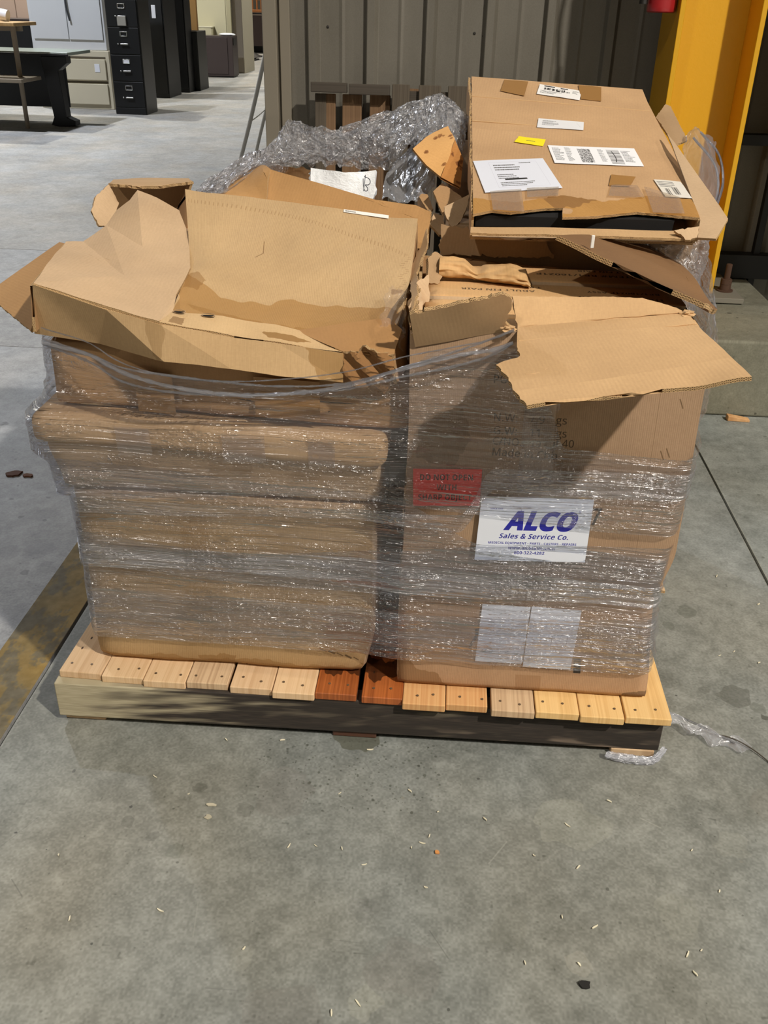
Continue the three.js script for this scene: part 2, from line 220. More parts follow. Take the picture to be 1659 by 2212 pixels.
const G = {
  lidTop: [[-0.565,0.963,-0.015],[-0.439,0.926,-0.008],[-0.348,0.907,0.0],[-0.342,0.907,-0.06],[-0.353,0.917,-0.13],[-0.352,0.933,-0.2],[-0.353,0.94,-0.24],[-0.384,0.975,-0.36],[-0.423,1.007,-0.44],[-0.494,1.028,-0.48],[-0.523,1.035,-0.49],[-0.531,1.018,-0.46],[-0.555,1.002,-0.44],[-0.566,0.98,-0.4],[-0.6,0.955,-0.35],[-0.628,0.958,-0.33],[-0.458,0.938,-0.17],[-0.462,0.962,-0.3]],
  lidRight: [[-0.354,0.899,-0.1],[-0.234,0.867,-0.12],[-0.09,0.846,-0.13],[0.044,0.86,-0.1],[-0.355,0.927,-0.19],[-0.234,0.9,-0.21],[-0.074,0.885,-0.21],[0.061,0.904,-0.18],[-0.37,0.957,-0.3],[-0.233,0.946,-0.31],[-0.077,0.939,-0.31],[0.069,0.945,-0.31],[-0.424,1.033,-0.5],[-0.232,1.02,-0.5],[-0.079,1.006,-0.5],[0.07,0.993,-0.5]],
  lip: [[-0.348,0.907,0.0],[-0.224,0.881,-0.02],[-0.149,0.873,-0.025],[-0.035,0.859,-0.03],[-0.025,0.851,-0.08],[-0.11,0.872,-0.09],[-0.159,0.885,-0.085],[-0.256,0.899,-0.075],[-0.342,0.907,-0.06]],
  frontT: [[-0.565,0.963,-0.015],[-0.439,0.926,-0.008],[-0.348,0.907,0.0],[-0.224,0.881,-0.02],[-0.149,0.873,-0.025],[-0.035,0.859,-0.03]],
  frontB: [[-0.593,0.863,-0.052],[-0.475,0.85,-0.05],[-0.342,0.843,0.008],[-0.227,0.831,0.0],[-0.147,0.82,-0.006],[-0.034,0.809,-0.02]],
  corner: [[-0.035,0.859,-0.03],[-0.021,0.868,-0.02],[-0.01,0.862,-0.03],[0.005,0.875,-0.02],[0.024,0.866,-0.03],[0.053,0.857,-0.035],[0.056,0.802,-0.04],[0.038,0.787,-0.035],[-0.035,0.805,-0.03]],
  rside: [[0.044,0.86,-0.1],[0.066,0.865,-0.14],[0.073,0.801,-0.14],[0.056,0.802,-0.04],[0.053,0.857,-0.035]],
  gflap: [[-0.67,0.94,-0.4],[-0.767,0.873,-0.3],[-0.818,0.844,-0.271],[-0.725,0.862,-0.203],[-0.593,0.868,-0.04],[-0.628,0.893,-0.175],[-0.638,0.944,-0.368]],
  fLeft: [[-0.665,0.995,-0.62],[-0.646,1.015,-0.66],[-0.629,0.973,-0.66],[-0.63,0.934,-0.6],[-0.646,0.941,-0.57],[-0.67,0.967,-0.59]],
  fBack: [[-0.761,0.961,-1.0],[-0.686,0.963,-1.0],[-0.549,0.97,-1.0],[-0.572,0.766,-1.0],[-0.806,0.757,-1.0]],
  fTop: [[-0.646,1.015,-0.66],[-0.61,1.015,-0.65],[-0.573,1.012,-0.65],[-0.527,1.013,-0.66],[-0.492,1.019,-0.67],[-0.453,1.023,-0.68],[-0.551,0.975,-1.0],[-0.66,0.972,-1.0],[-0.754,0.964,-1.0]],
  fRight: [[-0.456,1.021,-0.68],[-0.552,0.972,-1.0],[-0.572,0.841,-1.0],[-0.507,0.943,-0.68]],
  sticker: [[-0.086,1.007,-0.498],[0.009,0.998,-0.498],[0.009,0.993,-0.49],[-0.086,1.003,-0.49]],
  eFront: [[-0.27,1.06,-0.66],[-0.027,1.013,-0.6],[0.061,1.005,-0.6],[0.095,0.991,-0.6],[0.094,0.919,-0.56],[-0.285,0.94,-0.58]],
  eLeft: [[-0.391,0.993,-0.6],[-0.329,1.053,-0.78],[-0.27,1.061,-0.66],[-0.274,0.987,-0.6]],
  eBack: [[-0.377,1.019,-1.0],[-0.308,1.017,-1.0],[-0.206,1.011,-1.0],[-0.195,0.926,-1.0],[-0.392,0.919,-1.0]],
  eRight: [[0.095,0.991,-0.6],[0.072,0.989,-0.8],[0.054,0.97,-1.0],[0.056,0.9,-1.0],[0.093,0.91,-0.6]],
  mailer: [[-0.202,1.041,-0.82],[-0.117,1.038,-0.8],[-0.044,1.041,-0.82],[-0.047,0.972,-0.78],[-0.12,0.971,-0.77],[-0.197,0.972,-0.78]],
  wetL: [[0.045,1.103,-0.72],[0.072,1.121,-0.78],[0.121,1.14,-0.85],[0.139,1.12,-0.78],[0.111,1.054,-0.66],[0.078,1.075,-0.68]],
  wetR: [[0.139,1.12,-0.78],[0.16,1.081,-0.76],[0.157,1.035,-0.66],[0.111,1.054,-0.66]],
  s1: [[0.124,1.01,-0.56],[0.177,1.031,-0.6],[0.172,1.009,-0.56],[0.16,0.986,-0.53],[0.145,0.976,-0.5],[0.126,1.001,-0.54]],
  s2: [[0.097,1.03,-0.64],[0.115,1.038,-0.68],[0.158,1.02,-0.64],[0.169,1.019,-0.62],[0.126,0.997,-0.6],[0.124,0.984,-0.58]],
  s3: [[0.065,1.007,-0.68],[0.077,1.016,-0.72],[0.099,0.991,-0.64],[0.094,0.977,-0.62]],
  s4: [[0.095,0.97,-0.58],[0.102,0.985,-0.62],[0.123,0.981,-0.62],[0.13,0.951,-0.57],[0.117,0.952,-0.56]],
  paper: [[0.103,0.963,-0.34],[0.128,0.961,-0.36],[0.184,0.947,-0.33],[0.206,0.948,-0.36],[0.26,0.951,-0.36],[0.285,0.946,-0.35],[0.302,0.937,-0.33],[0.287,0.931,-0.31],[0.203,0.926,-0.31],[0.13,0.927,-0.31]],
  lflap: [[0.092,0.986,-0.46],[0.094,0.951,-0.4],[0.078,0.934,-0.3],[0.091,0.945,-0.1],[0.084,0.923,-0.06],[0.078,0.944,-0.1],[0.066,0.924,-0.3],[0.078,0.946,-0.42]],
  torn: [[0.079,0.945,0.0],[0.175,0.968,0.0],[0.233,0.981,-0.01],[0.246,0.973,-0.02],[0.249,0.955,-0.02],[0.241,0.926,-0.035],[0.257,0.911,-0.04],[0.089,0.876,-0.04]],
  flapMain: [[0.261,0.901,0.0],[0.562,0.93,-0.045],[0.592,0.925,0.187],[0.498,0.9,0.179],[0.381,0.88,0.183],[0.269,0.865,0.194],[0.253,0.872,0.159],[0.244,0.878,0.116],[0.225,0.885,0.076],[0.264,0.893,0.051],[0.26,0.898,0.02]],
  flapBand: [[0.261,0.901,0.0],[0.562,0.93,-0.045],[0.551,0.941,-0.075],[0.264,0.909,-0.055]],
  flapInner: [[0.264,0.909,-0.055],[0.551,0.941,-0.075],[0.534,0.944,-0.09],[0.476,0.957,-0.1],[0.391,0.955,-0.1],[0.252,0.954,-0.09]],
  rpanel: [[0.335,1.022,-0.25],[0.58,0.952,-0.09],[0.635,0.912,-0.2],[0.61,0.939,-0.42],[0.556,0.96,-0.5],[0.436,0.991,-0.42]],
  foldR: [[-0.127,0.874,-0.09],[0.037,0.892,-0.13],[0.063,0.881,-0.1],[0.053,0.857,-0.035],[-0.035,0.859,-0.03]],
  T: [[0.181,1.03,-0.403],[0.633,1.029,-0.43],[0.17,1.226,-1.169],[0.619,1.205,-1.185]],
  tside: [[0.621,1.145,-0.802],[0.632,1.128,-0.725],[0.687,1.033,-0.424],[0.654,1.007,-0.362],[0.624,1.003,-0.381],[0.635,1.029,-0.431]],
  tflapup: [[0.632,1.158,-1.016],[0.668,1.181,-1.1],[0.679,1.178,-1.088],[0.688,1.123,-0.886],[0.651,1.118,-0.835]],
  tbot: [[0.18,1.002,-0.399],[0.609,1.006,-0.428],[0.632,1.007,-0.429],[0.627,0.998,-0.39],[0.179,0.999,-0.363]],
  tTop: [[0.183,1.028,-0.396],[0.221,1.033,-0.417],[0.258,1.031,-0.413],[0.326,1.036,-0.438],[0.364,1.037,-0.444],[0.36,1.027,-0.404],[0.423,1.029,-0.415],[0.512,1.035,-0.444],[0.634,1.03,-0.434],[0.64,1.046,-0.498],[0.643,1.074,-0.607],[0.635,1.1,-0.709],[0.619,1.16,-0.94],[0.613,1.188,-1.051],[0.611,1.21,-1.135],[0.392,1.218,-1.152],[0.174,1.226,-1.17]],
  T_barcodeLabel: [[0.349,1.217,-1.127],[0.453,1.207,-1.097],[0.443,1.191,-1.032],[0.338,1.2,-1.061]],
  T_slipLabel: [[0.335,1.159,-0.898],[0.442,1.155,-0.893],[0.437,1.143,-0.844],[0.329,1.145,-0.847]],
  T_yellowLabel: [[0.285,1.131,-0.788],[0.346,1.127,-0.776],[0.338,1.118,-0.74],[0.274,1.123,-0.754]],
  T_shipLabel: [[0.349,1.119,-0.745],[0.543,1.117,-0.752],[0.553,1.094,-0.659],[0.359,1.095,-0.652]],
  T_pouch: [[0.181,1.095,-0.641],[0.334,1.101,-0.671],[0.368,1.064,-0.529],[0.207,1.056,-0.488]],
  T_cornerLabel: [[0.565,1.077,-0.595],[0.621,1.075,-0.592],[0.632,1.055,-0.513],[0.578,1.056,-0.514]],
  T_tapeA: [[0.259,1.224,-1.151],[0.32,1.222,-1.147],[0.306,1.196,-1.043],[0.247,1.204,-1.069]],
  T_tapeB: [[0.448,1.218,-1.137],[0.506,1.215,-1.133],[0.496,1.19,-1.033],[0.447,1.193,-1.042]],
  T_tapeC: [[0.477,1.082,-0.608],[0.528,1.08,-0.603],[0.51,1.068,-0.555],[0.466,1.068,-0.554]],
  T_clearA: [[0.217,1.056,-0.489],[0.281,1.059,-0.507],[0.284,1.034,-0.407],[0.222,1.035,-0.406]],
  T_clearB: [[0.293,1.061,-0.512],[0.36,1.063,-0.527],[0.356,1.053,-0.486],[0.292,1.05,-0.47]],
  T_clearC: [[0.471,1.067,-0.551],[0.525,1.067,-0.554],[0.533,1.053,-0.5],[0.459,1.054,-0.499]],
  T_clearD: [[0.538,1.066,-0.549],[0.605,1.054,-0.51],[0.604,1.036,-0.436],[0.541,1.036,-0.434]],
  alco: [[0.225,0.593,-0.04],[0.432,0.599,-0.04],[0.432,0.462,-0.04],[0.221,0.454,-0.04]],
  red: [[0.095,0.641,-0.04],[0.222,0.647,-0.04],[0.223,0.571,-0.04],[0.098,0.563,-0.04]],
  p1: [[0.245,0.345,-0.04],[0.341,0.343,-0.04],[0.337,0.201,-0.04],[0.24,0.2,-0.04]],
  p2: [[0.343,0.345,-0.04],[0.442,0.342,-0.04],[0.437,0.194,-0.04],[0.339,0.194,-0.04]],
  crumpleTop: [[-0.437,1.006,-0.66],[-0.367,1.053,-0.8],[-0.303,1.084,-0.88],[-0.265,1.125,-0.9],[-0.222,1.113,-0.92],[-0.14,1.11,-0.95],[-0.051,1.141,-0.98],[0.028,1.168,-1.0],[0.102,1.187,-1.0],[0.162,1.14,-0.98]],
  crumpleMid: [[-0.416,1.005,-0.64],[-0.339,1.05,-0.74],[-0.278,1.071,-0.8],[-0.221,1.077,-0.87],[-0.163,1.075,-0.9],[-0.102,1.082,-0.92],[-0.032,1.103,-0.9],[0.044,1.143,-0.92],[0.105,1.157,-0.92],[0.159,1.106,-0.92]],
  crumpleBot: [[-0.385,1.004,-0.62],[-0.318,1.048,-0.72],[-0.253,1.057,-0.78],[-0.186,1.055,-0.86],[-0.121,1.05,-0.88],[-0.052,1.041,-0.88],[-0.005,1.064,-0.84],[0.039,1.115,-0.82],[0.083,1.106,-0.82],[0.145,1.064,-0.84]],
  strand: [[-0.569,0.856,-0.035],[-0.48,0.837,-0.02],[-0.424,0.819,0.0],[-0.349,0.808,0.012],[-0.246,0.795,0.0],[-0.148,0.795,-0.005],[-0.026,0.809,-0.012],[0.078,0.841,-0.02],[0.173,0.869,-0.025],[0.219,0.885,-0.025],[0.256,0.901,-0.03]],
  rightfilmA: [[0.54,0.969,-0.5],[0.602,0.967,-0.5],[0.682,0.959,-0.55],[0.731,0.93,-0.6]]
};
// ---------------------------------------------------------------- materials
const cardMaps = [1, 2].map((s) => canvasTex(1024, 1024, (c, w, h) => kraft(c, w, h, 1024, [193, 164, 129], s * 31, 1)));
const cardBump = pixelTex(512, 512, (x, y) => { const f = 128 + 60 * Math.sin(x / 512 * Math.PI * 2 * 74) + (tileN(x / 3, y / 8, 170, 64, 3) - 0.5) * 60; return [f, f, f]; }, false);
cardBump.repeat.set(2, 2);
const edgeMap = canvasTex(256, 32, (c, w, h) => {              // cut edge of double-wall board: liners and flutes
  c.fillStyle = '#5d452b'; c.fillRect(0, 0, w, h); c.strokeStyle = '#c9a878'; c.lineWidth = 4;
  c.strokeRect(-4, 1, w + 8, h - 2); c.beginPath(); c.moveTo(0, 16); c.lineTo(w, 16); c.stroke(); c.lineWidth = 3;
  for (let x = -16; x < w + 16; x += 16) { c.beginPath(); c.moveTo(x, 1); c.lineTo(x + 8, 16); c.lineTo(x + 16, 1); c.stroke(); c.beginPath(); c.moveTo(x + 8, 31); c.lineTo(x + 16, 16); c.lineTo(x + 24, 31); c.stroke(); }
});
edgeMap.repeat.set(10, 1);
const cardEdge = std(0xffffff, 0.95, { map: edgeMap });
const card = (color = 0xffffff, k = 0, o = {}) => new THREE.MeshStandardMaterial({ color, map: cardMaps[k], bumpMap: cardBump, bumpScale: 0.00012, roughness: 0.88, ...o });
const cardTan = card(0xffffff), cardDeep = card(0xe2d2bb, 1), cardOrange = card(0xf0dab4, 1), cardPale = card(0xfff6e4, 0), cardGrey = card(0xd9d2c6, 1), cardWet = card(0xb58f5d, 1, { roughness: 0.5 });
const B2 = (m) => [m, cardEdge];
const edged = (map, o = {}) => [new THREE.MeshStandardMaterial({ map, bumpMap: cardBump, bumpScale: 0.00012, roughness: 0.88, ...o }), cardEdge];
const paperWhite = std(0xe6e8ee, 0.7);

// stretch film: a thin clear sheet, wrinkled; the wrinkles run along the wrapping direction
const filmBump = pixelTex(1024, 1024, (x, y) => {
  const u = x / 1024, v = y / 1024; let r = 0;
  const wy = v + 0.006 * Math.sin(u * Math.PI * 4) + 0.004 * tileN(u * 6, v * 6, 6, 6, 40);
  for (const [a, b, s, k] of [[2, 20, 1, 0.6], [3, 48, 2, 0.4], [6, 110, 3, 0.24], [40, 90, 4, 0.1]]) r += k * (1 - Math.abs(2 * tileN(u * a, wy * b, a, b, s) - 1)) ** 2;
  const mk = smooth(0.3, 0.75, tileN(u * 4, v * 9, 4, 9, 50)), m2 = smooth(0.35, 0.7, tileN(u * 5, v * 12, 5, 12, 60)); r *= 0.3 + 0.9 * mk;
  for (const [a, b, s, k] of [[26, 40, 11, 0.3], [58, 84, 12, 0.2], [110, 150, 13, 0.1]]) r += k * (0.04 + 0.96 * m2) * (1 - Math.abs(2 * tileN(u * a, wy * b, a, b, s) - 1)) ** 1.5;
  r *= 165; return [r, r, r];
}, false);
const crumpleBump = pixelTex(1024, 1024, (x, y) => {
  const u = x / 1024, v = y / 1024; let r = 0;
  const q = u + 0.03 * tileN(u * 5, v * 5, 5, 5, 7), w = v + 0.03 * tileN(u * 5, v * 5, 5, 5, 8);
  for (const [a, s, k] of [[9, 1, 0.5], [19, 2, 0.32], [41, 3, 0.2], [83, 4, 0.12]]) r += k * (1 - Math.abs(2 * tileN(q * a, w * a, a, a, s) - 1));
  r *= 210; return [r, r, r];
}, false);
const filmMat = (o = {}) => new THREE.MeshPhysicalMaterial({ color: 0xedeff4, transmission: 0.965, thickness: 0, roughness: 0.25, ior: 1.85, bumpMap: filmBump, bumpScale: 0.031, side: THREE.DoubleSide, ...o });
const film = filmMat(), filmThick = filmMat({ transmission: 0.95 }), filmCrumple = filmMat({ bumpMap: crumpleBump, bumpScale: 0.06, ior: 2.0, transmission: 0.86, color: 0xf8f9fc });
const tapeBrown = new THREE.MeshPhysicalMaterial({ color: 0x9c7444, roughness: 0.35 });
const tapeClear = new THREE.MeshPhysicalMaterial({ color: 0xf8f4ee, transmission: 0.93, thickness: 0, roughness: 0.12, ior: 1.5, bumpMap: crumpleBump, bumpScale: 0.0015, side: THREE.DoubleSide });

// wood: grain along u (metres)
function woodTex(seed, base, dark, extra) {
  return canvasTex(256, 1024, (c, w, h) => {
    const img = c.createImageData(w, h), d = img.data;
    for (let y = 0; y < h; y++) for (let x = 0; x < w; x++) {
      const X = x / 256, Y = y / 1024, g = fbm(X * 22 + 3 * fbm(X * 3, Y * 3, seed + 2, 2), Y * 3, seed, 3), f = vn(X * 150, Y * 14, seed + 4), m = clamp((g - 0.35) * 1.5, 0, 1) * 0.55 + f * 0.22, k = (y * w + x) * 4;
      for (let q = 0; q < 3; q++) d[k + q] = clamp(lerp(base[q], dark[q], m), 0, 255); d[k + 3] = 255;
    }
    c.putImageData(img, 0, 0); if (extra) extra(c, w, h);
  });
}
// ---------------------------------------------------------------- the setting: floor, walls, ceiling
const R0 = rng(77);
function concrete(X, Z, seed, base) {                          // colour of the slab at a place: trowel patches, mottling, grains
  const a = fbm(X * 1.3, Z * 1.3, seed, 4) - 0.5, b = fbm(X * 7, Z * 7, seed + 20, 4) - 0.5, c = fbm(X * 34, Z * 34, seed + 40, 3) - 0.5, e = vn(X * 260, Z * 260, seed + 60) - 0.5, p = vn(X * 90, Z * 90, seed + 70);
  const m = a * 34 + b * 26 + c * 32 + e * 22 - (p > 0.93 ? 26 * (p - 0.93) / 0.07 : 0), t = fbm(X * 2.1 + 9, Z * 2.1, seed + 90, 3) - 0.5;
  return [base[0] + m + t * 9, base[1] + m, base[2] + m - t * 12];
}
function slabTex(n, x0, x1, z0, z1, seed, base, marks) {
  return canvasTex(n, Math.round(n * Math.min(1, (z1 - z0) / (x1 - x0))), (c, w, h) => {
    const img = c.createImageData(w, h), d = img.data;
    for (let y = 0; y < h; y++) for (let x = 0; x < w; x++) { const q = concrete(lerp(x0, x1, x / w), lerp(z0, z1, y / h), seed, base), k = (y * w + x) * 4; for (let m = 0; m < 3; m++) d[k + m] = clamp(q[m], 0, 255); d[k + 3] = 255; }
    c.putImageData(img, 0, 0);
    if (marks) marks(c, (X) => (X - x0) / (x1 - x0) * w, (Z) => (Z - z0) / (z1 - z0) * h, w / (x1 - x0));
  });
}
const grainBump = pixelTex(512, 512, (x, y) => { const r = 110 + (tileN(x / 6, y / 6, 85, 85, 1) - 0.5) * 90 + (tileN(x / 2, y / 2, 256, 256, 2) - 0.5) * 70; return [r, r, r]; }, false);
const floorGroup = structure('floor');
function slab(x0, x1, z0, z1, map, o = {}) {
  const g = new THREE.BoxGeometry(x1 - x0, 0.12, z1 - z0); g.translate((x0 + x1) / 2, -0.06, (z0 + z1) / 2);
  const m = new THREE.MeshStandardMaterial({ map, roughness: 0.62, ...o }); return part('slab', g, m, floorGroup);
}
const mix = (seed, n, x0, x1, z0, z1, fn) => { const r = rng(seed); for (let k = 0; k < n; k++) fn(lerp(x0, x1, r()), lerp(z0, z1, r()), r); };
const spot = (c, x, y, r, col, al, seed) => { const P = []; for (let k = 0; k < 8; k++) P.push([x + Math.cos(k * Math.PI / 4) * r * (0.7 + 0.5 * h2(k, seed, 5)), y + Math.sin(k * Math.PI / 4) * r * (0.7 + 0.5 * h2(k, seed, 6))]); blob(c, P, col, r * 0.25, seed, al); };
const grey = [129, 131, 124];
const nearMap = slabTex(2048, -0.745, 1.07, -0.6, 1.215, 5, grey, (c, px, pz, s) => {
  mix(1, 240, -0.2, 0.18, 0.0, 0.2, (x, z, r) => spot(c, px(x), pz(z), s * (0.0012 + 0.0032 * r() * r()), '#3d4038', 0.35 + 0.35 * r(), Math.floor(r() * 1e6)));
  blob(c, [[-0.075, -0.02], [0.05, -0.02], [0.045, 0.02], [0.02, 0.035], [-0.03, 0.03], [-0.045, 0.008]].map(([x, z]) => [px(x), pz(z)]), '#4c4e40', s * 0.007, 9, 0.62);
  for (const [x, z, r, a] of [[0.86, -0.235, 0.042, 0.5], [0.9, -0.19, 0.02, 0.35], [0.79, -0.245, 0.016, 0.3], [-0.3, 0.17, 0.016, 0.5], [-0.42, 0.27, 0.017, 0.4], [-0.36, 0.3, 0.014, 0.3], [-0.31, 0.33, 0.02, 0.25], [0.85, 0.45, 0.03, 0.28], [0.05, 0.42, 0.03, 0.14], [-0.2, 0.22, 0.02, 0.3], [0.76, -0.5, 0.02, 0.35], [0.82, -0.57, 0.03, 0.35]]) spot(c, px(x), pz(z), s * r, '#35372f', a * 0.55, Math.floor(1e4 * (x + z + 9)));
  blob(c, [[0.9, -0.17], [0.945, -0.155], [0.965, -0.13], [0.955, -0.125], [0.93, -0.145], [0.9, -0.155]].map(([x, z]) => [px(x), pz(z)]), '#35372f', s * 0.004, 22, 0.5);
  mix(2, 150, -0.7, 1.05, -0.3, 0.95, (x, z, r) => spot(c, px(x), pz(z), s * (0.001 + 0.0035 * r() ** 3), r() > 0.35 ? '#2e2f2a' : '#7c7c72', 0.3 + 0.45 * r(), Math.floor(r() * 1e6)));
  mix(3, 26, -0.7, 1.05, -0.2, 0.95, (x, z, r) => { c.save(); c.globalAlpha = 0.1 + 0.16 * r(); c.strokeStyle = r() > 0.3 ? '#2b2c28' : '#c9c9bd'; c.lineWidth = 1 + 2 * r(); c.beginPath(); const a = r() * 3.1; c.moveTo(px(x), pz(z)); c.lineTo(px(x) + Math.cos(a) * s * 0.12 * r(), pz(z) + Math.sin(a) * s * 0.08 * r()); c.stroke(); c.restore(); });
  mix(4, 26, -0.7, 1.0, 0.1, 0.9, (x, z, r) => spot(c, px(x), pz(z), s * (0.02 + 0.06 * r()), r() > 0.5 ? '#b9b8a6' : '#6d6a62', 0.1 + 0.1 * r(), Math.floor(r() * 1e6)));
});
const midMap = slabTex(1024, -0.745, 1.07, -2.36, -0.6, 5, grey);
const rightMap = slabTex(1024, 1.082, 3.082, -2.36, -0.36, 5, [132, 134, 126], (c, px, pz, s) => mix(8, 60, 1.1, 3, -2.3, -0.4, (x, z, r) => spot(c, px(x), pz(z), s * (0.003 + 0.012 * r() ** 2), '#3a3b35', 0.4, Math.floor(r() * 1e6))));
const leftMap = slabTex(1024, -3, -0.89, -2.36, -0.25, 6, [148, 149, 150], (c, px, pz, s) => {
  mix(9, 120, -2, -0.9, -1.8, -0.3, (x, z, r) => spot(c, px(x), pz(z), s * (0.003 + 0.012 * r() ** 3), '#3c3d3c', 0.35, Math.floor(r() * 1e6)));
  mix(10, 30, -1.6, -0.9, -1, -0.3, (x, z, r) => spot(c, px(x), pz(z), s * (0.02 + 0.05 * r()), '#55565a', 0.13, Math.floor(r() * 1e6)));
});
const farMap = slabTex(1024, 0, 8, 0, 8, 7, [160, 158, 154]);
farMap.wrapS = farMap.wrapT = THREE.MirroredRepeatWrapping;
slab(-0.749, 1.072, -0.6, 2.4, nearMap); slab(-0.749, 1.072, -2.36, -0.6, midMap);
for (const m of floorGroup.children) { const p = m.geometry.attributes.position, uv = m.geometry.attributes.uv, near = m === floorGroup.children[0]; for (let i = 0; i < p.count; i++) uv.setXY(i, (p.getX(i) + 0.745) / 1.815, near ? 1 - (p.getZ(i) + 0.6) / 1.815 : 1 - (p.getZ(i) + 2.36) / 1.76); }
function slabs(x0, x1, z0, z1, map, size, ox, oz) { const m = slab(x0, x1, z0, z1, map), p = m.geometry.attributes.position, uv = m.geometry.attributes.uv; for (let i = 0; i < p.count; i++) uv.setXY(i, (p.getX(i) - ox) / size, -(p.getZ(i) - oz) / size); }
slabs(1.08, 9, -2.36, 7.9, rightMap, 2, 1.082, -0.36); slabs(-9, -0.757, -2.36, 7.9, leftMap, 2.11, -3, -0.25); slabs(1.08, 9, -4.105, -2.366, rightMap, 2, 1.082, -0.36); slabs(-0.749, 1.072, -4.105, -2.366, midMap, 1.8, 0, 0); slabs(-9, -0.757, -4.105, -2.366, leftMap, 2.11, -3, -0.25); slabs(-0.749, 1.072, 2.41, 7.9, midMap, 1.8, 0, 0);
slabs(-9, 9, -36, -4.113, farMap, 4, 0, 0);
part('subfloor', bx(-9, 9, -0.2, -0.118, -36, 7.9, 0.001), std(0x2b2a27, 0.95), floorGroup);
// worn yellow line painted along the joint
const lineMap = canvasTex(256, 2048, (c, w, h) => {
  const img = c.createImageData(w, h), d = img.data;
  for (let y = 0; y < h; y++) for (let x = 0; x < w; x++) {
    const X = x / 1900, Z = y / 512, n = fbm(X * 30, Z * 14, 3, 4), m = (fbm(X * 60, Z * 60, 4, 3) - 0.5) * 30, worn = smooth(0.5, 0.66, n + 0.1 * vn(X * 200, Z * 200, 9)) * 0.75, gr = fbm(X * 8, Z * 5, 12, 3), k = (y * w + x) * 4, q = [lerp(158, 104, gr) + m, lerp(126, 96, gr) + m, lerp(58, 74, gr) + m];
    for (let b = 0; b < 3; b++) d[k + b] = clamp(lerp(q[b], [96, 92, 80][b] + m, worn), 0, 255); d[k + 3] = 255;
  }
  c.putImageData(img, 0, 0);
});
{ const g = bx(-0.89, -0.7575, 0.0002, 0.0012, -8, 3, 0.0003), p = g.attributes.position, uv = g.attributes.uv; for (let i = 0; i < p.count; i++) uv.setXY(i, (p.getX(i) + 0.89) / 0.1325, p.getZ(i) / 4); part('painted_line', g, std(0xffffff, 0.8, { map: lineMap }), floorGroup, { label: 'worn yellow painted line' }); }

// outer walls and ceiling close the hall
const plain = std(0x6f6c64, 0.9), roofMat = std(0x74746e, 0.9);
{ const s = structure('ceiling'); part('ceiling_deck', bx(-9.2, 9.2, 7.4, 7.6, -36.2, 8.1, 0.001), roofMat, s); }
for (const [n, a] of [['wall_left', [-9.2, -9, -0.2, 7.4, -36.2, 8.1]], ['wall_right', [9, 9.2, -0.2, 7.4, -36.2, 8.1]], ['wall_front', [-9, 9, -0.2, 7.4, 7.9, 8.1]], ['wall_rear', [-9, 9, -0.2, 7.4, -36.2, -36]]]) { const s = structure(n); part('wall_panel', bx(...a, 0.001), plain, s); }

// the ribbed metal partition behind the pallet
const sheetTex = canvasTex(512, 1024, (c, w, h) => { const img = c.createImageData(w, h), d = img.data; for (let y = 0; y < h; y++) for (let x = 0; x < w; x++) { const m = (fbm(x / 60, y / 240, 3, 4) - 0.5) * 22 + (vn(x * 0.9, y * 0.9, 8) - 0.5) * 9, k = (y * w + x) * 4; d[k] = 112 + m; d[k + 1] = 108 + m; d[k + 2] = 98 + m; d[k + 3] = 255; } c.putImageData(img, 0, 0); });
const sheetMat = std(0xffffff, 0.55, { map: sheetTex });
const partition = structure('wall_partition');
function ribSheet(x0, x1) {                                     // one profiled sheet: trapezoid ribs and a shallow bead between them
  const prof = [], step = 0.255, first = -0.53;
  const z = (x) => { const u = ((x - first) % step + step) % step; if (u < 0.012) return u / 0.012 * 0.028; if (u < 0.045) return 0.028; if (u < 0.06) return 0.028 * (0.06 - u) / 0.015; const b = Math.abs(u - 0.157); return b < 0.012 ? 0.005 * (1 - b / 0.012) : 0; };
  for (let x = x0; x <= x1 + 1e-6; x += 0.003) prof.push([x, z(x)]);
  const P = [], U = [], I = [], H = 7.4;
  prof.forEach(([x, d]) => { P.push(x, 0, -3.0 + d, x, H, -3.0 + d); U.push(x, 0, x, H / 2); });
  for (let k = 0; k < prof.length - 1; k++) { const o = k * 2; I.push(o, o + 2, o + 3, o, o + 3, o + 1); }
  const g = new THREE.BufferGeometry(); g.setAttribute('position', new THREE.Float32BufferAttribute(P, 3)); g.setAttribute('uv', new THREE.Float32BufferAttribute(U, 2)); g.setIndex(I);
  return toCreasedNormals(g, 0.3);
}
for (const [a, b] of [[-0.66, 0.252], [0.252, 1.164], [1.164, 2.076], [2.076, 5.5], [5.5, 9]]) part('ribbed_sheet', ribSheet(a, b), sheetMat, partition);
part('backing', bx(-0.7, 9, 0, 7.4, -3.16, -3.03, 0.002), std(0x6f6a5e, 0.8), partition);
part('corner_trim', bx(-0.717, -0.655, 0, 7.4, -3.18, -2.962, 0.004), std(0x857e70, 0.5), partition);
part('trim_lip', bx(-0.645, -0.60, 0, 7.4, -3.0, -2.985, 0.003), std(0x857e70, 0.5), partition);
part('screw', mergeGeometries([[-0.435, 1.29], [0.24, 1.27], [0.2, 1.28]].map(([x, y]) => { const g = new THREE.SphereGeometry(0.006, 10, 8); g.scale(1, 1, 0.5); g.translate(x, y, -2.998); return g; })), std(0x2e2b27, 0.6), partition);

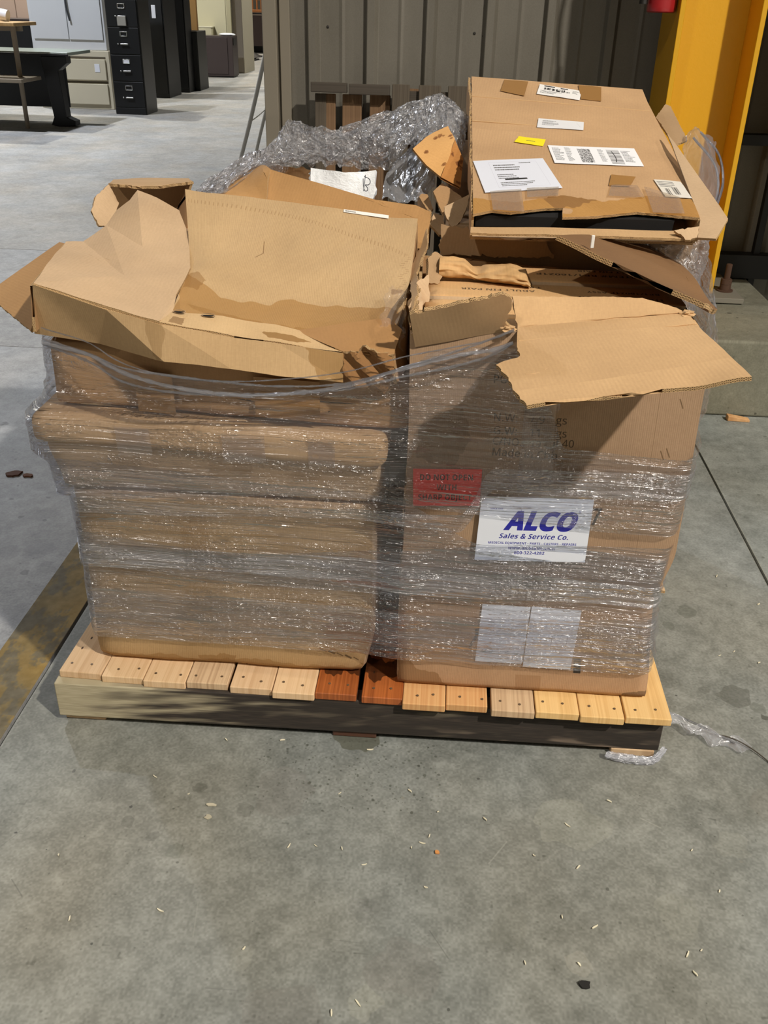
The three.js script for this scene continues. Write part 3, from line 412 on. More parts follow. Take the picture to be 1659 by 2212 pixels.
// ---------------------------------------------------------------- high-bay lamps: a reflector, a glowing lens and its light
function lamp(x, z, power, color, y = 6.7, r = 0.14) {
  const o = thing('high_bay_lamp', `high bay lamp hanging from the hall ceiling above x ${x} z ${z}`, 'lamp', [x, y, z], 'high bay lamps out of view');
  o.userData.label = 'high bay lamp hanging from the hall ceiling';
  const sh = new THREE.LatheGeometry([[0.06, 0.42], [0.1, 0.34], [0.16, 0.2], [0.2, 0.06], [r + 0.06, 0.0], [r + 0.045, 0.0], [0.17, 0.07], [0.09, 0.33], [0.05, 0.41]].map(([a, b]) => new THREE.Vector2(a, b)), 32); sh.translate(x, y, z);
  part('reflector', sh, std(0x9b9ea0, 0.4, { metalness: 0.7, side: THREE.DoubleSide }), o);
  part('stem', cyl(x, y + 0.4, 7.4, z, 0.02), std(0x555555, 0.6), o);
  const len = new THREE.CylinderGeometry(r, r, 0.02, 32); len.translate(x, y + 0.03, z);
  part('lens', len, new THREE.MeshStandardMaterial({ color: 0xffffff, emissive: color, emissiveIntensity: 6, roughness: 0.4 }), o);
  const L = new THREE.SpotLight(color, power, 0, 1.35, 0.35, 2); L.position.set(0, -0.02, 0); L.target.position.set(0, -5, 0); L.castShadow = true; L.shadow.radius = r / 0.02; L.shadow.mapSize.set(1024, 1024); L.shadow.bias = -0.0005;
  L.name = 'lamp_light'; o.add(L); o.add(L.target);
}
lamp(4.5, 4.1, 320, 0xfff6ea); lamp(7.4, 0.6, 70, 0xfff6ea); lamp(-6.3, -8.2, 170, 0xecf1fb); lamp(-7, -13.5, 150, 0xf6f2e6); lamp(-2.5, -20, 130, 0xf6f2e6); lamp(-2.6, 5.2, 50, 0xfff6ea); lamp(-5, -28, 120, 0xfff1dc);

// ---------------------------------------------------------------- column, plinth, rack
const yellow = std(0xd9a316, 0.42, { bumpMap: grainBump, bumpScale: 0.0006 });
{
  const c = thing('steel_column', 'bright yellow H-section steel column standing on the concrete plinth', 'column', [1.11, 0.31, -2.62]);
  part('flange', bx(0.952, 0.972, 0.33, 7.4, -2.84, -2.5, 0.003), yellow, c); part('flange', bx(1.252, 1.272, 0.33, 7.4, -2.84, -2.5, 0.003), yellow, c); part('web', bx(0.972, 1.252, 0.33, 7.4, -2.69, -2.672, 0.001), yellow, c);
  part('base_plate', bx(0.88, 1.39, 0.308, 0.33, -2.88, -2.44, 0.003), std(0x7a766a, 0.8), c);
  const p = thing('concrete_plinth', 'concrete plinth carrying the yellow column', 'plinth', [1.1, 0, -2.46]);
  const g = new RoundedBoxGeometry(0.9, 0.3035, 1.04, 3, 0.012); g.translate(1.075, 0.152, -2.467); const P = g.attributes.position, U = g.attributes.uv; for (let i = 0; i < P.count; i++) U.setXY(i, P.getX(i) + 0.3 * P.getZ(i), P.getY(i) + P.getZ(i));
  part('block', g, std(0xa9a89c, 0.9, { map: slabTex(512, 0, 1, 0, 1, 15, [176, 175, 164], (k, px, pz, s) => mix(5, 70, 0, 1, 0, 1, (x, z, r) => spot(k, px(x), pz(z), s * (0.003 + 0.012 * r() ** 3), '#55544c', 0.6, Math.floor(r() * 1e6)))), bumpMap: grainBump, bumpScale: 0.001 }), p);
  const rust = std(0x5d4536, 0.75, { metalness: 0.35, bumpMap: grainBump, bumpScale: 0.001 });
  const b = thing('anchor_bolt', 'rusty anchor bolt with stacked nuts on the plinth by the column', 'bolt', [1.337, 0.33, -2.56]);
  const hex = (y0, y1, r) => { const q = new THREE.CylinderGeometry(r, r, y1 - y0, 6); q.translate(1.337, (y0 + y1) / 2, -2.56); return q; };
  part('washer', cyl(1.337, 0.33, 0.336, -2.56, 0.034), rust, b); part('nut', hex(0.336, 0.36, 0.024), rust, b); part('nut', hex(0.361, 0.382, 0.024), rust, b);
  const th = []; for (let k = 0; k < 14; k++) th.push(cyl(1.337, 0.382 + k * 0.0045, 0.3865 + k * 0.0045, -2.56, 0.013, 0.0115, 14)); part('threaded_rod', mergeGeometries(th), rust, b);
}
{
  const red = new THREE.MeshPhysicalMaterial({ color: 0xa01f24, roughness: 0.35, clearcoat: 0.4 }), blk = std(0x15130f, 0.55), e = thing('fire_extinguisher', 'red fire extinguisher hung beside the yellow column', 'extinguisher', [0.905, 1.378, -2.57]);
  const g = new THREE.LatheGeometry([[0, 0], [0.05, 0], [0.054, 0.006], [0.055, 0.02], [0.055, 0.36], [0.045, 0.4], [0.02, 0.43], [0.02, 0.45], [0, 0.45]].map(([a, b]) => new THREE.Vector2(a, b)), 36); g.translate(0.895, 1.378, -2.57);
  part('cylinder', g, red, e); part('valve', cyl(0.895, 1.82, 1.87, -2.57, 0.018), blk, e); part('hose', tube([[0.895, 1.85, -2.55], [0.85, 1.82, -2.53], [0.82, 1.7, -2.53], [0.822, 1.47, -2.55]], 0.009, 30), blk, e); part('nozzle', cyl(0.822, 1.406, 1.5, -2.55, 0.016, 0.011), blk, e); part('bracket', bx(0.93, 0.955, 1.5, 1.6, -2.6, -2.54), blk, e);
}
{
  const steel = std(0x0f0f10, 0.6), k = thing('steel_rack', 'black steel rack against the dark wall right of the column', 'rack', [2.3, 0, -2.7]);
  part('post', bx(1.53, 1.56, 0, 2.9, -2.93, -2.89), steel, k); part('post', bx(3.2, 3.24, 0, 2.9, -2.93, -2.89), steel, k); part('post', bx(3.2, 3.24, 0, 2.9, -2.2, -2.16), steel, k);
  part('beam', bx(1.3, 3.3, 0.31, 0.418, -2.93, -2.86), steel, k); part('rail', bx(1.38, 3.3, 0.88, 0.925, -2.94, -2.88), steel, k); part('shelf', bx(1.52, 3.3, 0.9, 0.93, -2.88, -2.16), steel, k); part('rail', bx(1.38, 3.3, 1.75, 1.8, -2.94, -2.88), steel, k);
  const l = thing('dark_crate', 'tall dark crate on the black rack beyond the picture edge', 'crate', [2.3, 0.93, -2.5]);
  for (let i = 0; i < 9; i++) part('plank', bx(1.56, 3.15, 0.932 + i * 0.15, 1.078 + i * 0.15, -2.86, -2.2), std(0x2a241d, 0.9), l);
}
// ---------------------------------------------------------------- the pallet
{
  const pal = thing('wooden_pallet', 'worn wooden pallet with a dark stained front stringer carrying the load', 'pallet', [0, 0, -0.6]);
  const D = 1.2;
  const kinds = [
    [[214, 184, 146], [176, 136, 96]], [[222, 192, 152], [190, 150, 106]], [[206, 178, 142], [150, 118, 86]],
    [[182, 104, 52], [92, 42, 16]], [[212, 168, 114], [176, 112, 60]], [[226, 190, 130], [196, 150, 88]],
  ];
  const nailMarks = (seed, wet) => (c, w, h) => { const r = rng(seed); for (const v of [0.93, 0.9]) for (const u of [0.28, 0.72]) if (r() > 0.2) { c.fillStyle = '#4a3626'; c.beginPath(); c.ellipse(u * w + (r() - 0.5) * 30, v * h + (r() - 0.5) * 14, 6, 4, 0, 0, 7); c.fill(); } if (wet) { blob(c, [[0, h * 0.88], [w * 0.5, h * 0.9], [w, h * 0.88], [w, h * 0.945], [w * 0.6, h * 0.935], [w * 0.35, h * 0.96], [0, h * 0.93]], '#1d0d05', 14, seed, 0.6); } };
  const mats = kinds.map(([a, b], k) => [0, 1].map((q) => std(0xffffff, k === 3 ? 0.4 : 0.85, { map: woodTex(40 + k * 7 + q, a, b, nailMarks(k * 5 + q + 1, k === 3)) })));
  const use = [0, 1, 1, 2, 0, 1, 3, 3, 4, 4, 2, 5, 5, 5];
  const cx = [-0.598, -0.506, -0.414, -0.323, -0.226, -0.137, -0.046, 0.05, 0.138, 0.228, 0.323, 0.413, 0.503, 0.598];
  const wd = [0.093, 0.091, 0.091, 0.089, 0.09, 0.089, 0.087, 0.086, 0.089, 0.086, 0.089, 0.089, 0.09, 0.094];
  const fz = [-0.012, -0.006, 0.0, -0.004, 0.002, 0.01, 0.004, 0.006, 0.018, 0.012, 0.022, 0.018, 0.022, 0.016];
  const rr = rng(5), nailMat = std(0x6a5844, 0.6, { metalness: 0.3 });
  for (let k = 0; k < 14; k++) {
    const w = wd[k], g = new RoundedBoxGeometry(w, 0.018, D, 1, 0.0025), p = g.attributes.position, uv = g.attributes.uv; g.rotateY((rr() - 0.5) * 0.006 + (k ? 0 : -0.03)); g.translate(cx[k] + (k ? 0 : 0.016), 0.1155 + (rr() - 0.5) * 0.001, fz[k] - D / 2);
    for (let i = 0; i < p.count; i++) uv.setXY(i, (p.getX(i) - cx[k]) / w + 0.5, clamp(1 - (p.getZ(i) - fz[k] + D) / D, 0.002, 0.998));
    part('deck_board', g, mats[use[k]][k % 2], pal);
    for (const a of [-0.25, 0.25]) { const q = new THREE.CylinderGeometry(0.0028, 0.0028, 0.0012, 10); q.translate(cx[k] + a * w + (rr() - 0.5) * 0.02, 0.1252, fz[k] - 0.022 - rr() * 0.012); part('nail_head', q, nailMat, pal); }
  }
  // front stringer: bare wood at the left end, black with damp and grime towards the right
  const sMap = canvasTex(2048, 160, (c, w, h) => {
    const img = c.createImageData(w, h), d = img.data;
    for (let y = 0; y < h; y++) for (let x = 0; x < w; x++) {
      const X = x / w, Y = y / h, g = fbm(X * 6, Y * 9 + X * 3, 4, 4), f = vn(X * 60, Y * 70, 6), s = clamp(smooth(0.1, 0.42, X + (g - 0.5) * 0.5) * 1.15 + (fbm(X * 14 + Y * 3, Y * 4, 8, 3) - 0.42) * smooth(0.03, 0.12, X) * 1.6, 0, 1), gl = smooth(0.6, 0.75, fbm(X * 12, Y * 5, 31, 3)) * smooth(0.6, 0.95, Y) * smooth(0.5, 0.7, X), k = (y * w + x) * 4;
      const a = [186 - 26 * f, 176 - 26 * f, 148 - 26 * f], b = [40 + 34 * f * g + 70 * gl, 35 + 28 * f * g + 62 * gl, 30 + 24 * f * g + 54 * gl];
      for (let q = 0; q < 3; q++) d[k + q] = lerp(a[q], b[q], s); d[k + 3] = 255;
    }
    c.putImageData(img, 0, 0);
  });
  const st = (z0, map, x0 = -0.652, x1 = 0.64) => { const g = bx(x0, x1, 0.018, 0.107, z0 - 0.038, z0, 0.003); const p = g.attributes.position, uv = g.attributes.uv; for (let i = 0; i < p.count; i++) uv.setXY(i, (p.getX(i) - x0) / (x1 - x0), (p.getY(i) - 0.018) / 0.089); g.rotateY(0); return g; };
  const fs = st(0, sMap); fs.rotateY(0.012); part('stringer', fs, std(0xffffff, 0.8, { map: sMap }), pal, { label: 'front stringer stained black with damp' });
  const plainWood = std(0xffffff, 0.85, { map: woodTex(91, [150, 124, 92], [92, 70, 48]) });
  part('stringer', st(-0.58), plainWood, pal); part('stringer', st(-1.16), plainWood, pal);
  for (const [a, b, m] of [[-0.645, -0.555, mats[0][0]], [-0.055, 0.04, std(0x55382a, 0.6)], [0.54, 0.632, mats[2][0]]]) part('bottom_board', bx(a, b, 0, 0.018, -1.2, -0.006), m, pal);
  const w = patch([[[0.53, 0.02, 0.006], [0.58, 0.022, 0.012], [0.62, 0.02, 0.012], [0.652, 0.02, -0.02]], [[0.525, 0.012, 0.014], [0.58, 0.012, 0.022], [0.63, 0.012, 0.018], [0.662, 0.012, -0.02]], [[0.535, 0.001, 0.008], [0.58, 0.001, 0.02], [0.63, 0.001, 0.014], [0.655, 0.001, -0.02]]], 60, 20, (p, a, b) => [p[0], p[1] + 0.001 * Math.sin(a * 40), p[2] + (fbm(a * 20, b * 8, 4, 3) - 0.5) * 0.006]);
  const wrapEnd = part('film_wrapping', skin(w, 0.3, 0.1), filmMat({ transmission: 0.6, color: 0xe6e9f4, bumpScale: 0.01 }), pal, { label: 'white film wrapped round the bottom board end' });
}

// ---------------------------------------------------------------- left stack of cartons
const bulge = (x0, x1, y0, y1, k) => (a) => { const u = clamp((a.x - x0) / (x1 - x0), 0, 1), v = clamp((a.y - y0) / (y1 - y0), 0, 1); if (a.z > -0.3) a.z += k * Math.sin(Math.PI * u) * Math.sin(Math.PI * v); };
const cardFace = (w, h, ppm, base, seed, draw, flute = 1) => canvasTex(Math.round(w * ppm), Math.round(h * ppm), (c, W, H) => { kraft(c, W, H, ppm, base, seed, flute); if (draw) draw(c, W, H, ppm); });
const six = (m, front) => [m, m, m, m, front, m];
{
  const f = cardFace(0.6, 0.4, 1500, [174, 143, 100], 11, (c, W, H) => {
    blob(c, [[0, H * 0.955], [W * 0.3, H * 0.94], [W * 0.4, H * 0.965], [W * 0.62, H * 0.93], [W * 0.8, H * 0.96], [W, H * 0.94], [W, H], [0, H]], '#8a6534', 12, 4, 0.45);
    blob(c, [[W * 0.39, H * 0.93], [W * 0.46, H * 0.93], [W * 0.47, H * 0.91], [W * 0.53, H * 0.92], [W * 0.52, H * 0.97], [W * 0.4, H * 0.97]], '#8a6534', 4, 5, 0.5);
    c.strokeStyle = '#4c3a22'; c.globalAlpha = 0.7; for (let k = 0; k < 5; k++) { c.lineWidth = 3 + (k % 2) * 3; c.beginPath(); c.moveTo(W * (0.83 + k * 0.03), H * (0.84 + k * 0.012)); c.lineTo(W * (0.855 + k * 0.03), H * (0.855 + k * 0.014)); c.stroke(); }
    c.globalAlpha = 0.35; c.fillStyle = '#9b7646'; c.fillRect(W * 0.37, H * 0.06, W * 0.09, H * 0.3); c.globalAlpha = 1;
  });
  const o = thing('carton', 'lowest carton of the left stack, film-wrapped, sitting on the pallet', 'box', [-0.27, 0.125, -0.3], 'cartons in the left stack');
  const g = carton(-0.603, 0.026, 0.1275, 0.535, -0.52, -0.06, { r: 0.022, boxUV: [4], seed: 2, deform: (a) => { const v = (a.y - 0.125) / 0.41; bulge(-0.572, 0.026, 0.125, 0.535, 0.012)(a); if (a.x < -0.3) a.x += 0.016 * Math.sin(v * Math.PI); if (a.z > -0.2) a.z -= 0.05 * smooth(-0.56, -0.6, a.x); if (a.x > -0.1) a.x -= 0.018 * smooth(0.3, 0, v); } });
  part('body', g, six(cardTan, new THREE.MeshStandardMaterial({ map: f, roughness: 0.88, bumpMap: cardBump, bumpScale: 0.0003 })), o);
}
{
  const o = thing('carton', 'squashed carton in the left stack with an overhanging sunlit rim', 'box', [-0.28, 0.54, -0.3], 'cartons in the left stack');
  o.userData.label = 'squashed middle carton of the left stack with a lit overhanging rim';
  part('body', carton(-0.6, 0.03, 0.54, 0.66, -0.52, -0.062, { r: 0.02, seed: 5, deform: (a) => { if (a.x < -0.3) a.x -= 0.0 + 0.012 * smooth(0.56, 0.64, a.y); if (a.z > -0.2) a.z += -0.006 + 0.018 * smooth(0.56, 0.66, a.y); } }), cardTan, o);
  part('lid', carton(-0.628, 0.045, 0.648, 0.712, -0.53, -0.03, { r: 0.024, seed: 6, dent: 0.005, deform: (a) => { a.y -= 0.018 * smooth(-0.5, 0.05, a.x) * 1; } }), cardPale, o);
  for (const [x, w] of [[-0.46, 0.065], [-0.26, 0.08], [-0.1, 0.05]]) decal([[x, 0.70 - 0.012 * (x + 0.6), -0.026], [x + w, 0.70 - 0.012 * (x + 0.6), -0.026], [x + w, 0.64 - 0.012 * (x + 0.6), -0.032], [x, 0.64 - 0.012 * (x + 0.6), -0.032]], tapeClear, o, 'tape', null, 0.002, 4);
}
{
  const o = thing('carton', 'shallow film-covered carton under the crushed lid of the left stack', 'box', [-0.26, 0.70, -0.3], 'cartons in the left stack');
  part('body', carton(-0.585, 0.085, 0.716, 0.845, -0.52, -0.075, { r: 0.014, seed: 9, deform: (a) => { a.y -= 0.02 * smooth(-0.5, 0.08, a.x) + (a.y > 0.77 ? 0.03 * smooth(-0.5, 0.0, a.x) : 0); bulge(-0.585, 0.085, 0.7, 0.84, 0.012)(a); if (a.z < -0.45) a.y += 0.02 * smooth(0.8, 0.84, a.y); } }), cardDeep, o);
  for (const [x, w] of [[-0.2, 0.12], [-0.42, 0.07]]) decal([[x, 0.80, -0.05], [x + w, 0.795, -0.05], [x + w, 0.715, -0.056], [x, 0.72, -0.056]], tapeBrown, o, 'tape', null, 0.001, 6);
}
// the crushed carton on top of the left stack
{
  const o = thing('crushed_carton', 'crushed open carton with water stains on top of the left stack', 'box', [-0.26, 0.81, -0.25]);
  const tri = [[0, 1, 16], [0, 16, 15], [15, 16, 14], [14, 16, 13], [13, 16, 17], [13, 17, 12], [12, 17, 11], [11, 17, 10], [10, 17, 9], [9, 17, 8], [8, 17, 7], [7, 17, 6], [17, 16, 6], [6, 16, 5], [5, 16, 4], [16, 1, 4], [1, 2, 4], [2, 3, 4]];
  const v = G.lidTop.map((p) => p.slice()); 
  // rag the torn back edge: extra points between the torn corners
  part('torn_top_panel', facets(v, tri, { seed: 4, wave: 0.0035, edge: 0.022 }), B2(cardTan), o);
  const rows = [0, 1, 2, 3].map((r) => G.lidRight.slice(r * 4, r * 4 + 4));
  const ppm = 1400, tw = 0.5, th = 0.48;
  const rm = cardFace(tw, th, ppm, [188, 158, 116], 21, (c, W, H) => {
    // damp tide line along the sagging front, darker inside
    blob(c, [[0, H * 0.55], [W * 0.05, H * 0.6], [W * 0.12, H * 0.64], [W * 0.2, H * 0.72], [W * 0.38, H * 0.74], [W * 0.5, H * 0.66], [W * 0.7, H * 0.65], [W * 0.95, H * 0.68], [W * 1.0, H * 0.78], [W, H], [0, H]], '#9a6f38', 20, 3, 0.62);
    blob(c, [[0, H * 0.56], [W * 0.08, H * 0.52], [W * 0.14, H * 0.6], [W * 0.1, H * 0.72], [W * 0.02, H * 0.72]], '#7d5426', 9, 7, 0.4);
    blob(c, [[W * 0.05, H * 0.86], [W * 0.5, H * 0.9], [W * 0.92, H * 0.86], [W * 0.9, H * 0.99], [W * 0.3, H]], '#8a612e', 16, 9, 0.4);
    c.strokeStyle = '#8d6b43'; c.lineWidth = 2; c.globalAlpha = 0.55; for (let k = 0; k < 60; k++) { const x = W * (0.02 + k / 64), y = H * (0.07 + 0.2 * (k / 60) ** 2.6); c.beginPath(); c.moveTo(x, y); c.lineTo(x - 1, y + 14); c.stroke(); }
    for (let k = 0; k < 34; k++) { const y = H * (0.27 + k * 0.014), x = W * (0.965 + 0.02 * Math.sin(k)); c.beginPath(); c.moveTo(x - 16, y); c.lineTo(x, y); c.stroke(); }
    c.globalAlpha = 0.8; c.strokeStyle = '#6b4c2a'; c.beginPath(); c.moveTo(W * 0.335, H * 0.24); c.lineTo(W * 0.345, H * 0.3); c.lineTo(W * 0.315, H * 0.33); c.stroke();
    blob(c, [[W * 0.9, H * 0.52], [W * 0.97, H * 0.53], [W * 0.96, H * 0.56], [W * 0.91, H * 0.57]], '#7d5a34', 4, 13, 0.6);
    c.globalAlpha = 1;
  });
  const P = patch(rows, 44, 40, (p, a, b) => [p[0], p[1] + (fbm(a * 5, b * 5, 3, 3) - 0.5) * 0.012, p[2]]);
  // net rows run front to back, the picture of the board has its back edge on top
  part('right_top_panel', board(P.pos, P.uv, P.idx, 0.005, 0.5), [new THREE.MeshPhysicalMaterial({ map: rm, roughness: 0.8, bumpMap: cardBump, bumpScale: 0.0004 }), cardEdge], o);
  const lm = cardFace(0.42, 0.12, 1500, [196, 165, 121], 23, (c, W, H) => { blob(c, [[W * 0.52, H * 0.45], [W * 0.66, H * 0.42], [W * 0.78, H * 0.6], [W * 0.7, H * 0.74], [W * 0.55, H * 0.68]], '#86602f', 6, 3, 0.75); blob(c, [[W * 0.06, H * 0.3], [W * 0.12, H * 0.35], [W * 0.11, H * 0.7], [W * 0.04, H * 0.66]], '#6b4a26', 5, 6, 0.5); });
  part('front_lip', panel(G.lip, { seed: 6, box: true, wave: 0.004, t: 0.006 }), edged(lm), o);
  // holes punched through by staples at the crease: short dark slits with raised rims
  const fm = cardFace(0.56, 0.12, 1500, [184, 153, 111], 25, (c, W, H) => { blob(c, [[W * 0.86, H * 0.1], [W, H * 0.15], [W, H], [W * 0.9, H * 0.9], [W * 0.84, H * 0.5]], '#8a6433', 8, 5, 0.5); blob(c, [[W * 0.34, 0], [W * 0.42, 0], [W * 0.43, H * 0.45], [W * 0.41, H * 0.9], [W * 0.38, H * 0.5]], '#7a5a32', 6, 8, 0.3); });
  const fv = [...G.frontT, ...G.frontB], ft = []; for (let k = 0; k < 5; k++) ft.push([k, k + 6, k + 7], [k, k + 7, k + 1]);
  part('front_wall', facets(fv, ft, { uvf: (p) => [(p[0] + 0.58) / 0.56, (p[1] - 0.8) / 0.17], wave: 0.001, edge: 0.025 }), edged(fm), o);
  part('torn_corner', panel(G.corner, { jag: 0.003, seed: 12, wave: 0.002, edge: 0.008, t: 0.004, bend: (x, y) => 0.007 * Math.sin(x * 190) + 0.003 * Math.sin(x * 90 + 1) }), B2(card(0xb39a78, 1)), o);
  part('front_fold', panel(G.foldR, { seed: 13, wave: 0.004, edge: 0.02 }), B2(card(0xd6bf9c, 1, { roughness: 0.6 })), o);
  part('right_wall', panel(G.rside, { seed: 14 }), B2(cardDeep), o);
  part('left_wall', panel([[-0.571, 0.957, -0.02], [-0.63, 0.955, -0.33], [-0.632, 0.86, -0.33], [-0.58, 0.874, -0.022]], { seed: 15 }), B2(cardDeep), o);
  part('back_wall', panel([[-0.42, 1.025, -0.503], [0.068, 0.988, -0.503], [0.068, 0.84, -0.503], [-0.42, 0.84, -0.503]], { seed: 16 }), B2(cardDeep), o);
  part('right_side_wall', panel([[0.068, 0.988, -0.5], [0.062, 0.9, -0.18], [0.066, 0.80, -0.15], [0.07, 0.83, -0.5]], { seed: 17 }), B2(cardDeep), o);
  part('side_flap', panel(G.gflap, { seed: 18, wave: 0.0015, jag: 0.001, torn: [3] }), B2(cardOrange), o, { label: 'side flap hanging out to the left' });
  decal(G.sticker.map(([x, y, z]) => [x, y + 0.004, z + 0.002]), std(0xffffff, 0.5, { map: canvasTex(256, 20, (c, w, h) => { c.fillStyle = '#eceae4'; c.fillRect(0, 0, w, h); c.fillStyle = '#444'; for (let k = 0; k < 60; k += 5) c.fillRect(10 + k, 6, 3, 7); }) }), o, 'strip_label', { label: 'narrow white strip label' });
  const slit = (x, y, z, w) => { const g = new THREE.TorusGeometry(w, 0.0007, 6, 20); g.scale(1, 0.35, 1); g.rotateX(-1.1); g.translate(x, y, z); return g; };
  const hole = (x, y, z, w) => { const g = new THREE.CylinderGeometry(w, w, 0.001, 18); g.scale(1, 1, 0.35); g.translate(x, y, z); return g; };
  for (const [x, y, z, w] of [[-0.327, 0.9115, -0.055, 0.011], [-0.277, 0.9055, -0.06, 0.012]]) { const h = part('staple_hole', hole(x, y, z, w), std(0x0c0905, 1), o); part('raised_rim', slit(x, y + 0.001, z, w), cardTan, h); }
  const tp = patch([[[0.03, 0.93, -0.18], [0.045, 0.927, -0.185], [0.062, 0.92, -0.19]], [[0.025, 0.9, -0.12], [0.045, 0.895, -0.125], [0.066, 0.885, -0.13]], [[0.02, 0.866, -0.09], [0.04, 0.858, -0.095], [0.064, 0.84, -0.1]]], 14, 24, (p, a, b) => [p[0] + 0.004 * Math.sin(b * 20), p[1] + 0.006 + (fbm(a * 6, b * 9, 2, 2) - 0.5) * 0.012, p[2] + (fbm(a * 6, b * 9, 5, 2) - 0.5) * 0.012]);
  part('loose_tape', skin(tp, 0.05, 0.12), tapeClear, o);
}
// torn carton end standing behind the crushed one
{
  const o = thing('torn_carton', 'torn carton end with a dark hollow behind the crushed left carton', 'box', [-0.57, 0.9, -0.68]);
  part('end_panel', panel(G.fLeft, { jag: 0.0015, seed: 21 }), B2(cardTan), o); part('back_panel', panel(G.fBack, { seed: 22 }), B2(cardDeep), o); part('right_panel', panel(G.fRight, { seed: 24 }), B2(cardDeep), o); part('top_flap', panel(G.fTop, { jag: 0.003, torn: [0, 1, 2, 3, 4], seed: 23, t: 0.006, wave: 0.002 }), B2(cardPale), o);
  part('body', carton(-0.66, -0.44, 0.125, 0.85, -1.1, -0.56, { seed: 25 }), cardTan, o);
}
// open carton behind the crushed one, its front panel leaning forward
{
  const o = thing('open_carton', 'open carton with a raised orange-brown front flap behind the left stack', 'box', [-0.16, 0.125, -0.8]);
  part('front_flap', panel(G.eFront, { seed: 31, wave: 0.004 }), B2(cardOrange), o); part('left_flap', panel(G.eLeft, { seed: 32 }), B2(cardOrange), o); part('back_flap', panel(G.eBack, { seed: 33, jag: 0.004, torn: [0, 1] }), B2(cardDeep), o); part('right_flap', panel(G.eRight, { seed: 34 }), B2(cardDeep), o);
  part('body', carton(-0.42, 0.08, 0.125, 0.9, -1.1, -0.56, { seed: 35 }), cardTan, o);
}
// white mailer bag in it
{
  const mm = canvasTex(512, 256, (c, w, h) => { c.fillStyle = '#e9edf0'; c.fillRect(0, 0, w, h); c.strokeStyle = '#2b2f3a'; c.lineWidth = 5; c.beginPath(); c.moveTo(400, 190); c.bezierCurveTo(420, 130, 430, 110, 450, 120); c.bezierCurveTo(470, 140, 420, 150, 430, 155); c.bezierCurveTo(480, 150, 470, 200, 420, 200); c.lineTo(405, 205); c.moveTo(425, 115); c.lineTo(412, 215); c.stroke(); });
  const g = panel(G.mailer, { t: 0.012, seed: 41, wave: 0.012, box: true, edge: 0.012 });
  single('mailer_bag', g, [std(0xffffff, 0.45, { map: mm, bumpMap: crumpleBump, bumpScale: 0.002 }), paperWhite], 'white plastic mailer bag with a pen scribble behind the orange flap', 'bag');
}
// wet, folded flap and the scraps heaped in the middle
{
  const dm = (seed) => cardFace(0.14, 0.14, 1500, [206, 158, 98], seed, (c, W, H) => { const r = rng(seed); for (let k = 0; k < 9; k++) { const x = W * (0.2 + 0.75 * r()), y = H * (0.1 + 0.8 * r()); for (let m = 0; m < 3; m++) spot(c, x + W * 0.07 * (r() - 0.5), y + W * 0.09 * (r() - 0.5), W * (0.015 + 0.035 * r()), '#6d401a', 0.55, seed * 50 + k * 3 + m); } });
  const o = thing('folded_flap', 'folded cardboard flap spotted with water drops left of the flat carton', 'cardboard', [0.1, 1.03, -0.75]);
  part('left_face', panel(G.wetL, { box: true, seed: 51 }), edged(dm(3)), o); part('right_face', panel(G.wetR, { box: true, seed: 52 }), edged(dm(4), { color: 0xd8c3a6 }), o);
  const lab = ['torn cardboard scrap with a bright wet corner beside the flat carton', 'brown cardboard scrap folded under the water-spotted flap', 'narrow cardboard scrap next to the orange front flap', 'small bent cardboard scrap above the torn left flap of the open carton'];
  [G.s1, G.s2, G.s3, G.s4].forEach((p, k) => single('cardboard_scrap', panel(p, { jag: 0.0008, seed: 60 + k, wave: 0.003, edge: 0.015 }), B2([cardTan, cardDeep, cardDeep, cardTan][k]), lab[k], 'cardboard', 'cardboard scraps in the middle of the load'));
}
